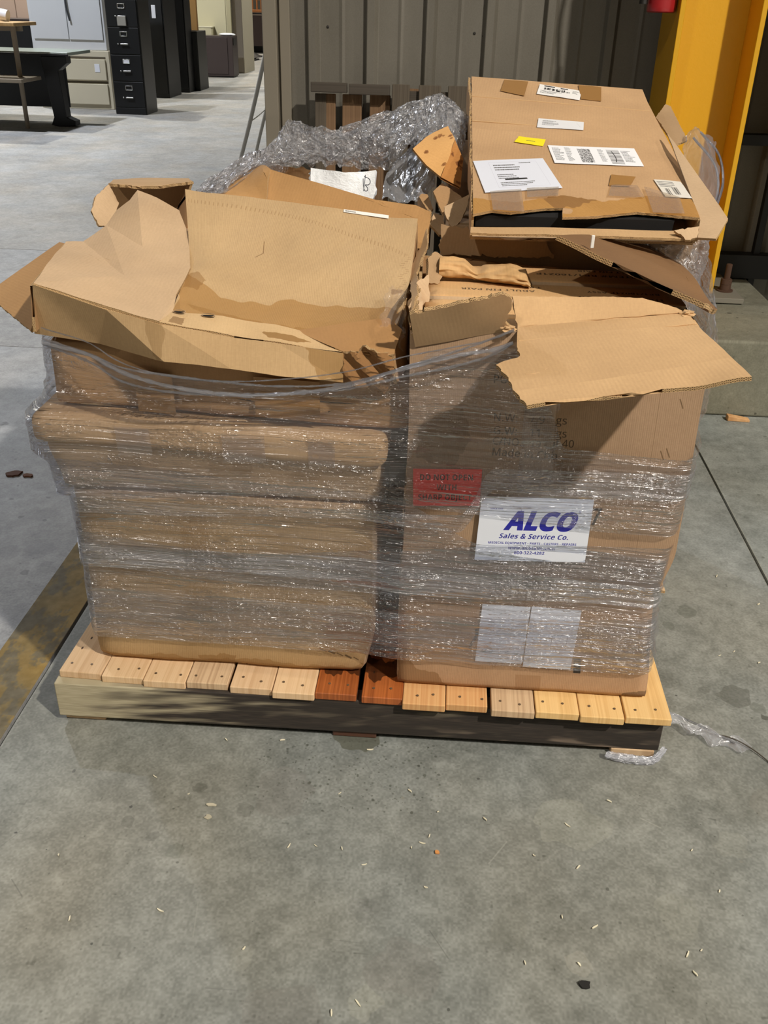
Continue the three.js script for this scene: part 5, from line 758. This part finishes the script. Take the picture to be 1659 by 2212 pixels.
  for (const [dy, dz, r, ph] of [[0, 0.002, 0.0035, 0], [-0.009, 0.0, 0.0022, 2], [0.011, -0.001, 0.002, 4], [0.02, -0.004, 0.0012, 1]]) {
    const g = tube(G.strand.map((p, k) => [p[0], p[1] + dy + 0.006 * Math.sin(k * 1.1 + ph), p[2] + 0.012 + dz]), r, 220, 10), P = g.attributes.position, N = g.attributes.normal;
    for (let i = 0; i < P.count; i++) { const f = (fbm(P.getX(i) * 90, N.getY(i) * 2, 3 + ph, 2) - 0.5) * r * 1.4; P.setXYZ(i, P.getX(i) + N.getX(i) * f, P.getY(i) + N.getY(i) * f, P.getZ(i) + N.getZ(i) * f * 0.4); }
    g.computeVertexNormals(); part('film_rope', g, strandMat, o);
  }
}
// loose film heaped over the back of the load
{
  const o = thing('loose_film', 'heap of loose crumpled film draped over the back of the load', 'film', [-0.1, 1.0, -0.85]);
  const rows = [G.crumpleBot, G.crumpleMid, G.crumpleTop, G.crumpleTop.map(([x, y, z]) => [x, y - 0.08, z - 0.1])];
  for (const [k, sc] of [[0, 1], [1, 0.6]]) {
    const P = patch(rows, 180, 90, (p, a, b) => { const m = (s) => (1 - Math.abs(2 * fbm(a * 16 + k * 9, b * 7 + 0.8 * a, s, 3) - 1)) - 0.55; return [p[0] + 0.02 * m(3 + k), p[1] + 0.032 * m(5 + k) - k * 0.012, p[2] + 0.03 * m(9 + k)]; });
    part('film_sheet', skin(P, 2.2, 0.9), filmCrumple, o);
  }
  const tail = patch([[[-0.02, 1.0, -0.7], [0.02, 0.99, -0.68], [0.06, 1.0, -0.68], [0.1, 1.03, -0.72]], [[-0.02, 1.03, -0.8], [0.02, 1.03, -0.78], [0.06, 1.05, -0.76], [0.1, 1.07, -0.78]], [[-0.0, 1.06, -0.88], [0.03, 1.09, -0.88], [0.07, 1.12, -0.88], [0.12, 1.13, -0.9]]], 70, 60, (p, a, b) => [p[0], p[1] + 0.02 * (fbm(a * 7, b * 7, 6, 3) - 0.5), p[2] + 0.03 * (fbm(a * 7, b * 7, 8, 3) - 0.5)]);
  part('bubble_sheet', skin(tail, 0.6, 0.5), filmMat({ bumpMap: crumpleBump, bumpScale: 0.003, transmission: 0.72, color: 0xc9ccd2 }), o);
}
{
  const o = thing('loose_film', 'clump of torn film hanging off the right rear corner of the load', 'film', [0.68, 0.9, -0.6]);
  const A = patch([[[0.50, 0.93, -0.42], [0.58, 0.9, -0.36], [0.63, 0.86, -0.34], [0.66, 0.86, -0.45]], [[0.5, 0.97, -0.47], [0.58, 0.95, -0.44], [0.65, 0.92, -0.44], [0.69, 0.92, -0.54]], [[0.52, 0.995, -0.52], [0.6, 0.99, -0.5], [0.67, 0.985, -0.5], [0.705, 0.975, -0.6]]], 80, 60, (p, a, b) => [p[0] + 0.016 * (fbm(a * 8, b * 8, 2, 3) - 0.5), p[1], p[2] + 0.04 * (fbm(a * 8, b * 8, 4, 3) - 0.5)]);
  part('film_sheet', skin(A, 0.5, 0.4), filmMat({ bumpMap: crumpleBump, bumpScale: 0.03, transmission: 0.86, color: 0xf2f4fb }), o);
  const Bq = patch([[[0.62, 0.7, -0.13], [0.64, 0.7, -0.3], [0.66, 0.7, -0.5]], [[0.625, 0.82, -0.13], [0.66, 0.82, -0.32], [0.685, 0.82, -0.52]], [[0.63, 0.92, -0.2], [0.665, 0.9, -0.36], [0.7, 0.93, -0.58]]], 60, 60, (p, a, b) => [p[0] + 0.02 * (fbm(a * 6, b * 9, 12, 3) - 0.3), p[1], p[2]]);
  part('film_sheet', skin(Bq, 0.5, 0.4), filmMat({ bumpMap: crumpleBump, bumpScale: 0.03, transmission: 0.85, color: 0xf2f4fb }), o);
  const Cq = patch([[[0.66, 1.06, -0.75], [0.69, 1.05, -0.7], [0.72, 1.0, -0.66]], [[0.67, 1.11, -0.82], [0.71, 1.12, -0.82], [0.745, 1.06, -0.76]], [[0.68, 1.13, -0.88], [0.715, 1.15, -0.9], [0.75, 1.12, -0.86]]], 50, 50, (p, a, b) => [p[0] + 0.02 * (fbm(a * 5, b * 5, 22, 3) - 0.5), p[1] + 0.02 * (fbm(a * 5, b * 5, 25, 3) - 0.5), p[2]]);
  part('film_sheet', skin(Cq, 0.3, 0.3), filmMat({ bumpMap: crumpleBump, bumpScale: 0.004, transmission: 0.9, color: 0xeef0f8 }), o);
  for (const q of [[[0.72, 1.14, -0.9], [0.755, 1.1, -0.84], [0.76, 1.05, -0.78], [0.735, 1.0, -0.7], [0.73, 0.97, -0.66]], [[0.70, 1.13, -0.88], [0.745, 1.08, -0.82], [0.745, 1.03, -0.75], [0.715, 0.99, -0.68]]]) part('film_rope', tube(q, 0.003, 50, 6), filmMat({ transmission: 0.6, color: 0xd9deee }), o);
}
// film scrap and thread on the floor
{
  const o = thing('film_scrap', 'twisted scrap of clear film with a dark thread on the floor right of the pallet', 'film', [0.76, 0, -0.09]);
  const P = patch([[[0.648, 0.06, -0.1], [0.70, 0.03, -0.105], [0.75, 0.012, -0.1], [0.80, 0.004, -0.085], [0.85, 0.003, -0.06]], [[0.655, 0.03, -0.085], [0.7, 0.018, -0.085], [0.735, 0.01, -0.07], [0.77, 0.003, -0.05], [0.82, 0.003, -0.035]]], 80, 24, (p, a, b) => [p[0], Math.max(0.002, p[1] + 0.018 * (fbm(a * 12, b * 5, 3, 3) - 0.4)), p[2] + 0.008 * Math.sin(a * 20)]);
  part('film_strip', skin(P, 0.4, 0.15), filmMat({ bumpMap: crumpleBump, bumpScale: 0.003, transmission: 0.78 }), o);
  part('film_edge', tube([[0.66, 0.075, -0.1], [0.668, 0.05, -0.1], [0.69, 0.03, -0.115], [0.73, 0.02, -0.105], [0.775, 0.008, -0.09], [0.82, 0.005, -0.06]], 0.0022, 60, 6), filmMat({ transmission: 0.4 }), o);
  part('thread', tube([[0.77, 0.004, -0.09], [0.81, 0.008, -0.075], [0.845, 0.006, -0.05], [0.875, 0.003, -0.012], [0.89, 0.003, 0.02]], 0.0014, 50, 6), std(0x4c463c, 0.8), o);
}

// ---------------------------------------------------------------- old pallets leaning on the partition
{
  const wm = [[[98, 89, 76], [62, 54, 46]], [[134, 106, 78], [92, 68, 48]], [[84, 77, 68], [50, 44, 38]]].map(([a, b], k) => std(0xffffff, 0.9, { map: woodTex(120 + k, a, b) }));
  const plank = (x0, x1, y0, y1, z0, z1, vertical = true) => { const g = bx(x0, x1, y0, y1, z0, z1, 0.003), p = g.attributes.position, uv = g.attributes.uv; for (let i = 0; i < p.count; i++) vertical ? uv.setXY(i, (p.getX(i) - x0) / (x1 - x0), p.getY(i)) : uv.setXY(i, (p.getY(i) - y0) / (y1 - y0), p.getX(i)); return g; };
  const lean = (o) => { o.rotation.x = -0.075; };
  const a = thing('old_pallet', 'weathered pallet with its rail on top leaning on the ribbed wall', 'pallet', [-0.3, 0, -2.77], 'old pallets against the wall');
  const at = (x0, x1, y0, y1, z0, z1, m, n, par, v) => part(n, plank(x0, x1, y0, y1, z0 - 2.77, z1 - 2.77, v), m, par);
  at(-0.49, -0.335, 1.045, 1.085, -0.02, 0.02, wm[2], 'rail', a, false); at(-0.325, -0.15, 1.04, 1.082, -0.02, 0.02, wm[2], 'rail', a, false); at(-0.49, -0.15, 0.5, 0.6, -0.02, 0.02, wm[2], 'rail', a, false);
  [[-0.48, 0.05, 0], [-0.45, 0.06, 1], [-0.36, 0.085, 1], [-0.24, 0.09, 1]].forEach(([x, w, k], i) => at(x, x + w, 0, 1.04, -0.06 - 0.004 * i, -0.04 - 0.004 * i, wm[k], 'slat', a)); lean(a);
  const b = thing('old_pallet', 'weathered pallet of upright grey slats leaning beside the first one', 'pallet', [0.1, 0, -2.77], 'old pallets against the wall');
  for (const [x, w] of [[-0.14, 0.075], [-0.025, 0.095], [0.1, 0.085], [0.22, 0.09], [0.34, 0.08]]) at(x, x + w, 0, 1.085, -0.02, 0.0, wm[0], 'slat', b);
  for (const y of [0.02, 0.5, 1.0]) at(-0.13, 0.42, y, y + 0.06, -0.11, -0.021, wm[2], 'stringer', b, false);
  for (const [x, w] of [[-0.08, 0.05], [0.14, 0.06], [0.3, 0.06]]) at(x, x + w, 0, 1.07, -0.13, -0.112, wm[1], 'slat', b); lean(b);
}
// folding stand whose legs show left of the partition
{
  const al = std(0xcac7be, 0.5), o = thing('folding_stand', 'grey metal folding stand propped at the end of the ribbed wall', 'stand', [-1.5, 0, -6]);
  part('leg', tube([[-1.245, 1.15, -6.0], [-1.42, 0.55, -6.0], [-1.6, 0.0, -6.0]], 0.016, 20), al, o); part('leg', tube([[-1.18, 1.05, -6.05], [-1.3, 0.64, -6.05], [-1.39, 0.33, -6.05], [-1.4, 0.26, -6.05], [-1.4, 0.0, -6.05]], 0.013, 30), al, o);
  part('cross_bar', tube([[-1.3, 0.93, -6], [-1.2, 0.97, -6.05]], 0.011, 6), al, o); part('cord', tube([[-1.42, 0.56, -5.99], [-1.36, 0.6, -6.0], [-1.3, 0.65, -6.04]], 0.004, 10), std(0xd8d4c8, 0.8), o); part('top_bar', tube([[-1.26, 1.15, -6], [-1.0, 1.15, -6]], 0.016, 6), al, o);
}

// ---------------------------------------------------------------- furniture stored along the left of the hall
const blackMetal = std(0x101113, 0.45), chrome = std(0xc9c9c4, 0.25, { metalness: 0.9 }), beige = std(0xcfc6ad, 0.55), greyMetal = std(0xd2d4d6, 0.5), tagMat = std(0xe8eaf0, 0.5);
{
  const o = thing('filing_cabinet', 'black four-drawer filing cabinet with chrome handles beside the beige cabinet', 'cabinet', [-4.1, 0, -11.6]);
  part('body', bx(-4.315, -3.895, 0, 1.34, -11.9, -11.43, 0.006), std(0x2b2b28, 0.4), o);
  for (let k = 0; k < 4; k++) {
    const y = 0.09 + k * 0.312, d = part('drawer', bx(-4.3, -3.91, y, y + 0.3, -11.43, -11.41, 0.004), blackMetal, o);
    part('handle', bx(-4.15, -4.05, y + 0.105, y + 0.122, -11.41, -11.385, 0.004), chrome, d); part('thumb_latch', bx(-4.19, -4.175, y + 0.105, y + 0.122, -11.41, -11.395, 0.003), chrome, d);
    part('label_holder', mergeGeometries([bx(-4.15, -4.055, y + 0.2, y + 0.208, -11.41, -11.402, 0.001), bx(-4.15, -4.055, y + 0.248, y + 0.256, -11.41, -11.402, 0.001), bx(-4.15, -4.14, y + 0.2, y + 0.256, -11.41, -11.402, 0.001), bx(-4.065, -4.055, y + 0.2, y + 0.256, -11.41, -11.402, 0.001)]), chrome, d);
    if (k === 1) part('label_card', bx(-4.14, -4.065, y + 0.208, y + 0.248, -11.41, -11.405, 0.001), tagMat, d); if (k === 3) part('paper_tag', bx(-4.16, -4.05, y + 0.01, y + 0.115, -11.41, -11.38, 0.002), std(0x9a968c, 0.8), d);
  }
  part('plinth', bx(-4.3, -3.91, 0.0, 0.08, -11.43, -11.415, 0.002), blackMetal, o);
}
{
  const o = thing('lateral_file', 'low beige two-drawer lateral file under the grey cabinet', 'cabinet', [-5, 0, -12.1]);
  part('body', bx(-5.5, -4.5, 0.0, 0.715, -12.4, -11.92, 0.006), beige, o);
  for (const y of [0.06, 0.36]) { const d = part('drawer', bx(-5.46, -4.55, y, y + 0.255, -11.92, -11.89, 0.008), beige, o); part('finger_pull', bx(-5.46, -4.55, y + 0.262, y + 0.285, -11.92, -11.915, 0.002), std(0x5a5140, 0.7), d); }
  part('tag', bx(-4.7, -4.63, 0.46, 0.56, -11.89, -11.885, 0.003), tagMat, o); part('lock', (() => { const g = new THREE.CylinderGeometry(0.012, 0.012, 0.01, 14); g.rotateX(Math.PI / 2); g.translate(-4.93, 0.69, -11.915); return g; })(), blackMetal, o);
  const c = thing('storage_cabinet', 'grey two-door storage cabinet standing on the beige lateral file', 'cabinet', [-5.05, 0.715, -12.2]);
  part('body', bx(-5.56, -4.55, 0.716, 2.3, -12.45, -12.02, 0.006), greyMetal, c); part('door', bx(-5.52, -5.045, 0.84, 2.26, -12.02, -12.0, 0.004), greyMetal, c); const d = part('door', bx(-5.035, -4.58, 0.84, 2.26, -12.02, -12.0, 0.004), greyMetal, c);
  part('handle', tube([[-5.02, 1.45, -11.985], [-5.02, 1.25, -11.97], [-4.995, 1.06, -11.975]], 0.012, 16), std(0x55585c, 0.4, { metalness: 0.6 }), d);
}
{
  const o = thing('desk', 'black desk with a wide foot and a pale top left of the filing cabinet', 'desk', [-5.2, 0, -10]);
  part('top', bx(-6.6, -4.3, 0.755, 0.79, -10.7, -9.95, 0.006), std(0x8f9a90, 0.3), o); part('edge_band', bx(-6.6, -4.29, 0.75, 0.775, -9.95, -9.93, 0.004), blackMetal, o);
  part('leg', (() => { const s = new THREE.Shape([[-4.5, 0.0], [-4.32, 0.02], [-4.32, 0.06], [-4.42, 0.1], [-4.45, 0.6], [-4.34, 0.68], [-4.34, 0.74], [-4.62, 0.74], [-4.62, 0.66], [-4.56, 0.1], [-4.6, 0.02]].map(([a, b]) => new THREE.Vector2(a, b))); const g = new THREE.ExtrudeGeometry(s, { depth: 0.14, bevelSize: 0.006, bevelThickness: 0.006, bevelSegments: 1 }); g.translate(0, 0, -10.12); return g; })(), blackMetal, o);
  part('modesty_panel', bx(-6.5, -4.55, 0.16, 0.75, -10.5, -10.47), blackMetal, o); part('leg', bx(-6.4, -6.3, 0, 0.75, -10.6, -10.0), blackMetal, o);
}
{
  const wood = std(0xffffff, 0.6, { map: woodTex(150, [196, 158, 104], [150, 112, 66]) }), grey2 = std(0x8b7f6d, 0.6), o = thing('side_table', 'small two-tier wooden table on thin legs in front of the black desk', 'table', [-5, 0, -9.5]);
  part('top', bx(-5.5, -4.59, 1.06, 1.095, -9.9, -9.3, 0.006), wood, o); part('apron', bx(-5.45, -4.72, 1.0, 1.06, -9.82, -9.76), grey2, o); part('shelf', bx(-5.5, -4.62, 0.505, 0.545, -9.9, -9.35, 0.006), grey2, o);
  for (const [x, z] of [[-4.79, -9.72], [-5.4, -9.72], [-5.4, -9.45]]) part('leg', cyl(x, 0, 1.06, z, 0.024, 0.03), grey2, o);
  single('paper_roll', (() => { const g = new THREE.CylinderGeometry(0.06, 0.06, 0.09, 24); g.rotateZ(1.4); g.translate(-4.86, 1.155, -9.7); return g; })(), tagMat, 'white paper roll lying on the small wooden table', 'roll');
}
{
  const o = thing('black_cabinet', 'black low cabinet behind the small wooden table', 'cabinet', [-6.2, 0, -12.6]); part('body', bx(-6.9, -5.68, 0, 1.03, -12.8, -12.3, 0.006), blackMetal, o); part('top', bx(-6.92, -5.66, 1.03, 1.06, -12.82, -12.28, 0.004), std(0x3a2f2a, 0.5), o);
  const p = thing('partition_panel', 'pinkish beige partition panel at the upper left corner', 'panel', [-6.4, 0, -13.1]); part('panel', bx(-7.4, -5.95, 0, 1.9, -13.15, -13.05, 0.008), std(0xd3b49a, 0.85), p); part('seam', bx(-6.17, -6.16, 0, 1.9, -13.05, -13.045, 0.001), std(0x8c735f, 0.9), p);
}
{
  const o = thing('wardrobe_cabinet', 'tall black cabinet just behind the filing cabinet', 'cabinet', [-4.35, 0, -14]); part('body', bx(-4.62, -4.235, 0, 2.0, -14.4, -13.72, 0.006), blackMetal, o); part('door', bx(-4.6, -4.25, 0.06, 1.95, -13.72, -13.7, 0.004), blackMetal, o); part('tag', bx(-4.4, -4.34, 1.08, 1.25, -13.7, -13.69, 0.003), tagMat, o);
  const q = thing('wardrobe_cabinet', 'second tall black cabinet next to the tan board', 'cabinet', [-4.35, 0, -14.95]); part('body', bx(-4.55, -4.185, 0, 2.0, -15.1, -14.72, 0.006), blackMetal, q); part('door', bx(-4.54, -4.2, 0.06, 1.95, -14.72, -14.7, 0.004), blackMetal, q);
  const r = thing('low_cabinet', 'dark grey low cabinet below the tan board', 'cabinet', [-4.25, 0, -15.3]); part('body', bx(-4.5, -4.105, 0, 0.88, -15.7, -15.11, 0.006), std(0x33332f, 0.45), r); part('door', bx(-4.48, -4.12, 0.05, 0.85, -15.11, -15.1, 0.003), std(0x33332f, 0.45), r);
  const t = thing('wood_board', 'tan board standing on the dark grey low cabinet', 'board', [-4.27, 0.88, -15.4]); part('board', bx(-4.5, -4.165, 0.882, 1.9, -15.45, -15.4, 0.004), std(0xc39a63, 0.6), t); part('edge_strip', bx(-4.172, -4.16, 0.882, 1.9, -15.455, -15.395, 0.002), std(0xa47c48, 0.6), t);
  const c = thing('cream_cabinet', 'tall cream cabinet behind the brown cube cabinet', 'cabinet', [-4.7, 0, -19]); part('body', bx(-5.1, -4.44, 0, 1.9, -19.3, -18.85, 0.006), std(0xd8d2b2, 0.6), c); part('door', bx(-5.0, -4.46, 0.06, 1.85, -18.85, -18.83, 0.004), std(0xd8d2b2, 0.6), c);
  const l = thing('cream_cabinet', 'low cream cabinet left of the brown cube cabinet', 'cabinet', [-4.9, 0, -18.75]); part('body', bx(-5.1, -4.7, 0, 0.84, -18.82, -18.58, 0.006), std(0xcfc9aa, 0.6), l); part('top', bx(-5.11, -4.69, 0.84, 0.86, -18.825, -18.57, 0.003), std(0xe4dfc4, 0.5), l);
  const b = thing('cube_cabinet', 'dark brown cube cabinet on the floor at the far end', 'cabinet', [-4.5, 0, -18.5]); const br = std(0x3a2f2e, 0.45); part('body', bx(-4.86, -4.19, 0.02, 0.715, -18.56, -18.1, 0.006), br, b); part('front_panel', bx(-4.84, -4.29, 0.06, 0.69, -18.1, -18.085, 0.004), br, b); part('toe_kick', bx(-4.84, -4.21, 0, 0.03, -18.54, -18.14, 0.002), blackMetal, b); part('side_niche', bx(-4.19, -4.18, 0.56, 0.68, -18.4, -18.15, 0.002), blackMetal, b);
  single('crumpled_cloth', (() => { const g = new THREE.SphereGeometry(0.1, 24, 14), P = g.attributes.position; for (let i = 0; i < P.count; i++) P.setXYZ(i, P.getX(i) * 1.4 * (0.8 + 0.4 * h2(i % 25, 3, 3)), P.getY(i) * 0.28, P.getZ(i)); g.computeVertexNormals(); g.translate(-4.32, 0.74, -18.25); return g; })(), tagMat, 'white crumpled cloth on the brown cube cabinet', 'cloth');
  const d = thing('partition_panel', 'grey beige partition end behind the brown cube cabinet', 'panel', [-4.4, 0, -19.6]); part('panel', bx(-4.43, -4.235, 0, 2.1, -20.3, -19.3, 0.01), std(0x9a9086, 0.8), d); part('cap', bx(-4.235, -4.22, 0, 2.1, -20.3, -19.3, 0.003), std(0xb4ac98, 0.7), d);
  const f = thing('dresser', 'dark brown dresser at the far end beyond the partition', 'dresser', [-5.2, 0, -27.3]); part('body', bx(-5.9, -4.6, 0.18, 0.93, -27.8, -27.0, 0.006), std(0x2e1d18, 0.4), f); part('top', bx(-5.95, -4.55, 0.93, 0.96, -27.82, -26.98, 0.004), std(0x6b5f56, 0.4), f); for (const x of [-5.85, -4.7]) part('leg', bx(x, x + 0.06, 0, 0.18, -27.1, -27.02), blackMetal, f); part('leg', bx(-5.85, -4.65, 0, 0.18, -27.8, -27.7), blackMetal, f);
  const wd = thing('wooden_chair', 'orange-brown wooden chair upturned on the far dresser', 'chair', [-5.4, 0.96, -27.4]); const ow = std(0xb5723c, 0.5); for (const x of [-5.62, -5.5, -5.38]) part('leg', bx(x, x + 0.04, 1.06, 1.6, -27.3, -27.26), ow, wd); part('seat', bx(-5.7, -5.0, 1.0, 1.07, -27.5, -27.2, 0.01), ow, wd); part('cushion', bx(-5.7, -5.0, 0.962, 1.0, -27.5, -27.15, 0.01), blackMetal, wd); part('back_rail', bx(-5.7, -5.0, 1.3, 1.36, -27.32, -27.26, 0.006), ow, wd);
  const k = thing('dark_board', 'black folded board lying on the floor near the far dresser', 'board', [-5.2, 0, -24.4]); part('top_leaf', panel([[-5.5, 0.12, -24], [-5.15, 0.2, -24.1], [-4.75, 0.08, -24.2], [-4.95, 0.02, -23.4], [-5.4, 0.02, -23.3]], { t: 0.02, seed: 4 }), [blackMetal, blackMetal], k); part('under_leaf', bx(-5.45, -4.85, 0, 0.03, -24.1, -23.6), blackMetal, k);
}

// ---------------------------------------------------------------- litter on the floor
{
  const pale = std(0xd9d2b8, 0.8), r = rng(404);
  const sliver = (l, w, seed) => { const g = new THREE.BoxGeometry(l, 0.0018, w, 6, 1, 1), P = g.attributes.position; for (let i = 0; i < P.count; i++) { const u = P.getX(i) / l + 0.5; P.setXYZ(i, P.getX(i), P.getY(i) + 0.001 * Math.sin(u * 3 + seed), P.getZ(i) * (0.35 + 0.65 * Math.sin(Math.PI * clamp(u, 0.08, 0.92))) + 0.0003 * Math.sin(u * 5 + seed)); } g.computeVertexNormals(); return g; };
  const kinds = [sliver(0.011, 0.003, 1), sliver(0.008, 0.0035, 2), sliver(0.014, 0.0028, 3)];
  const at = [[0.27, 0.20], [0.178, 0.19], [0.15, 0.27], [0.163, 0.252], [0.13, 0.283], [-0.05, 0.295], [0.0, 0.297], [0.16, 0.37], [-0.1, 0.3], [0.44, 0.3], [0.36, 0.28], [0.045, 0.33], [0.33, 0.505], [0.42, 0.50], [0.455, 0.425], [0.4, 0.41], [0.63, 0.455], [0.605, 0.465], [0.61, 0.5], [0.69, 0.33], [0.43, 0.2], [0.52, 0.13], [0.66, 0.24], [-0.3, 0.46], [-0.45, 0.49], [-0.32, 0.19], [-0.4, 0.15], [-0.28, 0.03], [0.58, 0.6], [0.06, 0.6], [0.02, 0.62], [-0.14, 0.52], [-0.02, 0.16], [0.12, 0.14], [0.93, -0.02], [0.9, -0.4], [0.95, -0.36], [1.0, -0.42], [0.86, -0.38], [0.98, -0.1], [-0.52, 0.36], [0.03, 0.03], [-0.16, 0.02], [1.02, -0.62], [0.94, -0.75]];
  at.forEach(([x, z], k) => { const m = new THREE.Mesh(kinds[k % 3], pale); m.name = numbered('wood_sliver'); m.position.set(x, 0.0024, z); m.rotation.y = r() * 6; m.scale.setScalar(0.55 + 0.5 * r()); m.userData = { label: 'tiny pale wood sliver lying on the grey concrete floor', category: 'sliver', group: 'wood slivers on the floor' }; m.castShadow = m.receiveShadow = true; scene.add(m); });
  const flat = (x, z, w, d, col, seed, name, label, cat, h = 0.003) => { const P = []; for (let k = 0; k < 9; k++) { const a = -k / 9 * Math.PI * 2, q = 0.6 + 0.6 * h2(k, seed, 3); P.push([x + Math.cos(a) * w * q, h, z + Math.sin(a) * d * q]); } single(name, panel(P, { t: h, jag: Math.min(0.004, w * 0.14), seed, wave: h * 0.8, edge: 0.01 }), [std(col, 0.85), std(col, 0.9)], label, cat); };
  flat(0.425, 0.537, 0.011, 0.008, 0x1c1b19, 3, 'rubber_scrap', 'small black rubber scrap near the bottom right of the floor', 'scrap');
  flat(-0.268, 0.214, 0.01, 0.004, 0xb9b29c, 4, 'paper_scrap', 'upper of two pale flakes on the floor left of centre', 'scrap', 0.002); flat(-0.268, 0.245, 0.007, 0.006, 0xaaa48f, 5, 'paper_scrap', 'lower of two pale flakes on the floor left of centre', 'scrap', 0.002);
  flat(0.178, 0.289, 0.006, 0.005, 0xc98a4c, 6, 'cardboard_crumb', 'small orange cardboard crumb on the floor in front of the pallet', 'scrap', 0.003);
  flat(-1.252, -1.137, 0.03, 0.02, 0x59392a, 7, 'dried_leaf', 'brown dried leaf on the floor left of the load', 'leaf', 0.006); flat(-1.2, -1.13, 0.015, 0.012, 0x6a4632, 8, 'dried_leaf', 'smaller leaf crumb beside the brown dried leaf', 'leaf', 0.005);
  const g = bx(1.25, 1.335, 0, 0.022, -1.925, -1.895, 0.003), P = g.attributes.position; for (let i = 0; i < P.count; i++) { const u = (P.getX(i) - 1.25) / 0.085; P.setY(i, P.getY(i) * (1 - 0.6 * u)); P.setZ(i, P.getZ(i) + 0.006 * Math.sin(u * 7)); } g.computeVertexNormals();
  single('wood_chunk', g, std(0xffffff, 0.8, { map: woodTex(160, [214, 170, 118], [150, 92, 48]) }), 'broken wood chunk at the foot of the concrete plinth', 'wood');
}
renderer.render(scene, camera);
